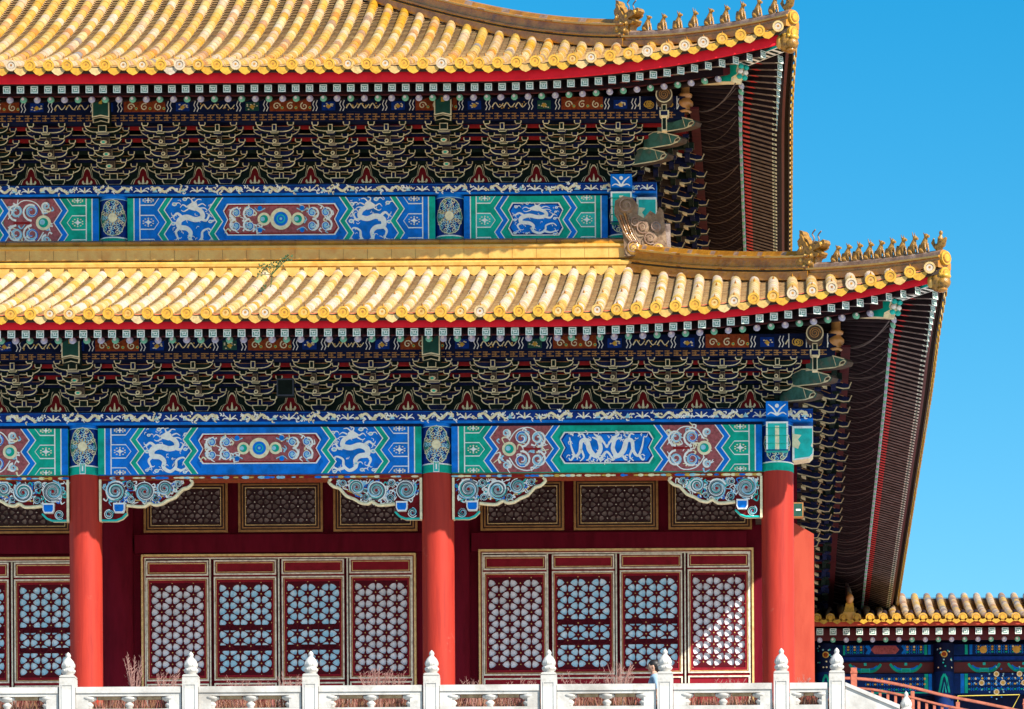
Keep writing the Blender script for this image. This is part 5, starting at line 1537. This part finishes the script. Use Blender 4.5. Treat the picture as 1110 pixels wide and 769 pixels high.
def dots(px0, px1, py0, py1, n):
    nx = max(2, int((px1 - px0) / 7)); k = 0
    for i in range(nx):
        for b_ in ((py0 + py1) / 2, py0 + (py1 - py0) * .18, py0 + (py1 - py0) * .82):
            a, b = px0 + (px1 - px0) * (i + .5) / nx, b_
            if (i + k) % 2 == 0:
                P.poly([(gx(a - 1.7), gz(b)), (gx(a), gz(b - 1.1)), (gx(a + 1.7), gz(b)), (gx(a), gz(b + 1.1))], 'paint_green' if k % 3 else 'paint_gold', 3)
            else:
                P.disc(gx(a), gz(b), .028, 'paint_gold' if k % 2 else 'paint_cream', 3, 7)
            for s_ in (-1, 1): P.rib([(gx(a + s_ * 2), gz(b - 1.6)), (gx(a + s_ * 3), gz(b)), (gx(a + s_ * 2), gz(b + 1.6))], .018, 'paint_blue', 2)
            k += 1
P.poly([(gx(942), gz(707.5)), (gx(946), gz(703)), (gx(969), gz(703)), (gx(973), gz(707.5)), (gx(969), gz(712)), (gx(946), gz(712))], 'paint_pink', 2)
for a, b in ((914, 935), (978, 1000), (1055, 1130)):
    dots(a, b, 703, 712, 26)
for a in (937, 939, 976, 979): P.rib([(gx(a), gz(703)), (gx(a + 3), gz(707.5)), (gx(a), gz(712))], .05, 'paint_blue', 2)
for a, b, m in ((1000, 1003, 'paint_green'), (1004, 1007, 'paint_blue'), (912, 914, 'paint_green'), (1044, 1047, 'paint_green'), (1049, 1052, 'paint_blue')): P.rect(gx(a), gx(b), gz(713), gz(702.5), m, 3)
for a in (1064, 1100):
    P.disc(gx(a), gz(708), .085, 'paint_gold', 5, 12)
P.rect(gx(909), gx(1140), gz(719.0), gz(715.2), 'paint_deep', 0.5)
P3 = Paint(mb, plane_map(YG + .10))
for a in (936, 980, 1065, 1108):
    for s in (-1, 1):
        P3.curve([(gx(a + s * 4), gz(730)), (gx(a + s * 10), gz(729)), (gx(a + s * 15), gz(725)), (gx(a + s * 17), gz(722))], .09, .05, 'paint_green', 1, 4)
        P3.curve([(gx(a + s * 4), gz(728)), (gx(a + s * 9), gz(727)), (gx(a + s * 13), gz(724))], .05, .03, 'paint_blue', 2, 4)
    P3.rect(gx(a - 5), gx(a + 5), gz(731.5), gz(727), 'paint_teal', 3); P3.rect(gx(a - 4), gx(a + 4), gz(730.7), gz(728), 'paint_green', 4)
    P3.rect(gx(a - 1.5), gx(a + 1.5), gz(724), gz(721), 'paint_teal', 3)
dots(935, 1004, 736, 754, 60); dots(1045, 1130, 736, 754, 60)
for a, b, m in ((1000, 1004, 'paint_green'), (1004.5, 1008, 'paint_blue'), (1039, 1043, 'paint_blue'), (1043.5, 1047, 'paint_green')): P.rect(gx(a), gx(b), gz(755), gz(734), m, 3)
P.rect(gx(912), gx(1000), gz(755), gz(753.5), 'paint_green', 3)
for a, b in ((1062, 744), (1085, 744), (1078, 734.5), (1078, 754), (1103, 734.5), (1108, 744), (1125, 744)):
    P.disc(gx(a), gz(b), .065, 'paint_cream', 5, 12); P.disc(gx(a), gz(b), .042, 'paint_gold', 6, 10)
    for k in range(8): P.disc(gx(a) + .16 * cos(k * pi / 4), gz(b) + .16 * sin(k * pi / 4), .02, 'paint_blue' if k % 2 else 'paint_sky', 5, 6)
mb.build('painted_beam', gal, OFF)
for px in (893, 1021, 1149):
    mb = MB(); R = .23; cx = gx(px)
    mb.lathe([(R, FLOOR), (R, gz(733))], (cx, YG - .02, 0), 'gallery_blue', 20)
    P = Paint(mb, cyl_map(cx, YG - .02, R))
    for s in (-1, 1): P.rib([(cx + s * .12, gz(756)), (cx + s * .05, gz(740)), (cx, gz(736))], .05, 'paint_green', 1)
    P.rib([(cx - .04, gz(756)), (cx, gz(745)), (cx + .04, gz(756))], .03, 'paint_teal', 2)
    mb.lathe([(R, gz(733)), (R * 1.02, gz(702))], (cx, YG - .02, 0), 'paint_night', 20)
    P.disc(cx, gz(714.5), .075, 'paint_gold', 3, 12); P.disc(cx, gz(714.5), .05, 'paint_orange', 4, 10)
    for k in range(16):
        P.disc(cx + rnd.uniform(-.2, .2), gz(rnd.uniform(704, 729)), .02, rnd.choice(('paint_cream', 'paint_sky', 'paint_teal')), 3, 6)
    mb.build('column', gal, OFF)
# little ridge standing on the gallery's tiles
mb = MB(); cx = X_(918.5, ye); bz = SG['zedge']
mb.prism([(-.16, -.05), (.16, -.05), (.15, .14), (-.13, .14)], -.05, .5, 'tile_gold', T=lambda p: (cx + p[0], ye + .05 + p[1], bz + p[2]))
mb.prism([(-.12, .14), (.13, .14), (.10, .36), (-.06, .36)], .02, .9, 'tile_disc', T=lambda p: (cx + p[0], ye + .05 + p[1], bz + p[2]))
mb.prism([(-.05, .36), (.09, .36), (.07, .55), (-.02, .62)], .06, 1.4, 'figure_glaze', T=lambda p: (cx + p[0], ye + .05 + p[1], bz + p[2]))
mb.tube([(cx + .02, ye + .6, bz + .55), (cx + .0, ye + .9, bz + .78), (cx - .03, ye + 1.1, bz + .98)], [.08, .07, .03], 'old_grey', 8)
mb.ball((cx + .02, ye + .05, bz + .45), (.09, .09, .12), 'vase_gold', 10, 6)
mb.build('roof_ridge', gal, OFF)

# yellow barrier cord behind the ramp rail
yc = tag(MB().build('barrier_cord'), 'yellow barrier cord strung below the gallery beams at the right', 'cord')
mb = MB(); mb.tube([(X_(1036, 14), 14, Z_(758, 14)), (X_(1103, 14), 14, Z_(757, 14))], .009, 'yellow_cord', 5); mb.tube([(X_(1103, 14), 14, Z_(757, 14)), (X_(1095, 14), 14, Z_(772, 14)), (X_(1092, 14), 14, FLOOR)], .009, 'yellow_cord', 5); mb.tube([(X_(1036, 14), 14, Z_(758, 14)), (X_(1036, 14), 14.05, FLOOR)], .009, 'yellow_cord', 5)
yc.data = mb.data('barrier_cord')

# ------------------------------------------------------------------ dry grass along the terrace edge
mb = MB(); rnd = random.Random(17)
for i in range(17000):
    x = rnd.uniform(-14.8, 1.0); y = rnd.uniform(YB + .22, YB + 1.0); hgt = rnd.uniform(.55, .93) * (1 if rnd.random() > .05 else 1.1)
    a = rnd.uniform(0, 6.28); ln = rnd.uniform(.05, .25); w = rnd.uniform(.006, .014); t = rnd.random()
    p0 = Vector((x, y, FLOOR)); p1 = p0 + Vector((ln * .4 * cos(a), ln * .4 * sin(a), hgt * .6)); p2 = p0 + Vector((ln * cos(a), ln * sin(a), hgt))
    s = Vector((w, 0, 0))
    mb.face([p0 - s, p0 + s, p1 + s * .8, p1 - s * .8], 'grass', t); mb.face([p1 - s * .8, p1 + s * .8, p2], 'grass', t)
gr = mb.build('dry_grass'); gr['kind'] = 'stuff'; gr['label'] = 'reddish brown dry grass behind the marble balustrade'; gr['category'] = 'grass'

def dry_weed(px, py_top, label, n, spread, seed):
    x = X_(px, YB + .5); zt = Z_(py_top, YB + .5) - FLOOR
    t = thing('dry_weed', label, 'weed', (x, YB + .5, FLOOR), 'dry weeds sticking up behind the balustrade')
    rnd = random.Random(seed); mb = MB(); mb2 = MB()
    for i in range(n * 4):
        a = rnd.uniform(-1, 1); top = zt * rnd.uniform(.78, .97) if i else zt
        e = (a * spread, rnd.uniform(-.1, .1), top); m = (a * spread * .25, e[1] * .4, top * .6)
        pts = smooth_path([(a * .03, 0, 0), m, e], 4)
        mb.tube(pts, [.0034] * (len(pts) - 1) + [.002], 'stalk', 4)
        for k in range(7):
            f = .70 + .3 * k / 7; j = min(int(f * (len(pts) - 1)), len(pts) - 2); c = Vector(pts[j]) + (Vector(pts[j + 1]) - Vector(pts[j])) * .5
            c.z = top * f if f > .7 else c.z
            q = rnd.choice((-1, 1)); d = Vector((q * rnd.uniform(.02, .06), 0, rnd.uniform(.03, .08)))
            mb2.face([c, c + d * .5 + Vector((-.004, 0, .004)), c + d, c + d * .5 - Vector((-.004, 0, .003))], 'stalk')
    b = len(mb.v); mb.v += mb2.v; mb.f += [tuple(b + i for i in f) for f in mb2.f]; mb.m += mb2.m; mb.t += mb2.t; mb.s += mb2.s
    mb.build('foliage', t)
for a in ((143, 704, 'tall pink feathery dry weed beside the left door frame', 5, .16, 1), (176, 722, 'short dry weed left of the second full post', 6, .25, 2),
          (262, 730, 'low spreading dry weed behind the panel between the second and third posts', 8, .55, 3), (312, 727, 'dry weed clump just left of the third full post', 7, .25, 4),
          (405, 720, 'bushy dry weed with many stalks below the fourth door leaf', 12, .30, 5), (430, 726, 'thin dry weed right of the bushy clump by the middle column', 4, .15, 6),
          (508, 734, 'low dry weed right of the middle column base', 6, .2, 7), (625, 727, 'arching dry weed right of the fifth post', 6, .35, 8),
          (668, 716, 'tallest many-stalked dry weed left of the visitor', 12, .28, 9), (560, 734, 'sparse dry weed left of the fifth post', 5, .3, 10),
          (790, 735, 'small dry weed below the sunlit door lattice', 6, .3, 11), (870, 733, 'dry weed at the foot of the sunlit end wall', 6, .2, 12)):
    dry_weed(*a)

# ------------------------------------------------------------------ visitor behind the balustrade
def person():
    Yp = -2.6
    x = X_(708.5, Yp); H = Z_(718, Yp) - FLOOR
    t = thing('person', 'person in a light blue shirt walking left behind the balustrade post', 'person', (x, Yp, FLOOR))
    s = H / 1.70
    verts = [((0, 0, .95), .15), ((0, 0, 1.10), .135), ((-.01, 0, 1.28), .16), ((-.015, 0, 1.40), .13), ((-.02, 0, 1.47), .058), ((-.035, 0, 1.545), .062),
             ((0, -.18, 1.39), .062), ((.05, -.23, 1.12), .046), ((-.06, -.24, .90), .034), ((-.10, -.24, .82), .036),
             ((0, .18, 1.39), .062), ((-.05, .23, 1.12), .046), ((-.12, .23, .90), .034), ((-.15, .23, .82), .036),
             ((0, -.09, .90), .10), ((-.12, -.10, .50), .068), ((-.10, -.10, .09), .045), ((-.22, -.10, .045), .04),
             ((0, .09, .90), .10), ((.05, .10, .50), .068), ((.16, .10, .10), .045), ((.05, .10, .045), .04)]
    edges = [(0, 1), (1, 2), (2, 3), (3, 4), (4, 5), (3, 6), (6, 7), (7, 8), (8, 9), (3, 10), (10, 11), (11, 12), (12, 13), (0, 14), (14, 15), (15, 16), (16, 17), (0, 18), (18, 19), (19, 20), (20, 21)]
    me = bpy.data.meshes.new('body'); me.from_pydata([tuple(c * s for c in v) for v, _ in verts], edges, [])
    o = bpy.data.objects.new('body', me); COL.objects.link(o)
    sk = o.modifiers.new('Skin', 'SKIN'); o.modifiers.new('Subsurf', 'SUBSURF').levels = 2
    for i, (_, r) in enumerate(verts): me.skin_vertices[0].data[i].radius = (r * s, r * s)
    me.skin_vertices[0].data[0].use_root = True
    dg = bpy.context.evaluated_depsgraph_get(); dg.update()
    new = bpy.data.meshes.new_from_object(o.evaluated_get(dg)); bpy.data.objects.remove(o)
    for k in ('skin', 'shirt', 'trousers', 'shoe'): new.materials.append(MATS[k])
    for p in new.polygons:
        c = p.center / s; p.use_smooth = True
        p.material_index = 0
        if c.z < .12: p.material_index = 3
        elif c.z < .98 and abs(c.y) < .2: p.material_index = 2
        elif .86 < c.z < 1.45 and not (abs(c.y) > .2 and c.z < 1.16): p.material_index = 1
    link('body', new, t)
    mb = MB()
    mb.ball((-.045 * s, 0, 1.595 * s), (.098 * s, .075 * s, .115 * s), 'skin', 14, 10)
    mb.tube([(-.135 * s, 0, 1.605 * s), (-.165 * s, 0, 1.575 * s), (-.14 * s, 0, 1.567 * s)], [.010 * s, .016 * s, .012 * s], 'skin', 6)
    for q in (-1, 1):
        mb.ball((-.04 * s, q * .076 * s, 1.59 * s), (.022 * s, .010 * s, .032 * s), 'skin', 8, 5)
        mb.ball((-.128 * s, q * .032 * s, 1.61 * s), (.010 * s, .014 * s, .008 * s), 'hair', 6, 4)
    mb.ball((-.130 * s, 0, 1.540 * s), (.012 * s, .026 * s, .007 * s), 'fascia_red', 8, 4)
    for q in (-1, 1):
        base = Vector(((-.11 if q < 0 else -.16) * s, q * .235 * s, .80 * s))
        for k in range(4): mb.tube([base + Vector(((k - 1.5) * .016 * s, 0, 0)), base + Vector(((k - 1.5) * .018 * s - .01 * s, -q * .008 * s, -.045 * s)), base + Vector(((k - 1.5) * .017 * s - .012 * s, -q * .022 * s, -(.080, .088, .084, .070)[k] * s))], [.009 * s, .008 * s, .006 * s], 'skin', 6)
        mb.tube([base + Vector((-.03 * s, 0, .02 * s)), base + Vector((-.05 * s, -q * .01 * s, -.02 * s)), base + Vector((-.052 * s, -q * .02 * s, -.05 * s))], [.011 * s, .010 * s, .007 * s], 'skin', 6)
    mb.build('head', t)
    mb = MB()
    mb.ball((-.022 * s, 0, 1.632 * s), (.108 * s, .086 * s, .095 * s), 'hair', 14, 9); mb.ball((.025 * s, 0, 1.59 * s), (.072 * s, .080 * s, .10 * s), 'hair', 12, 8)
    mb.build('hair', t)
person()
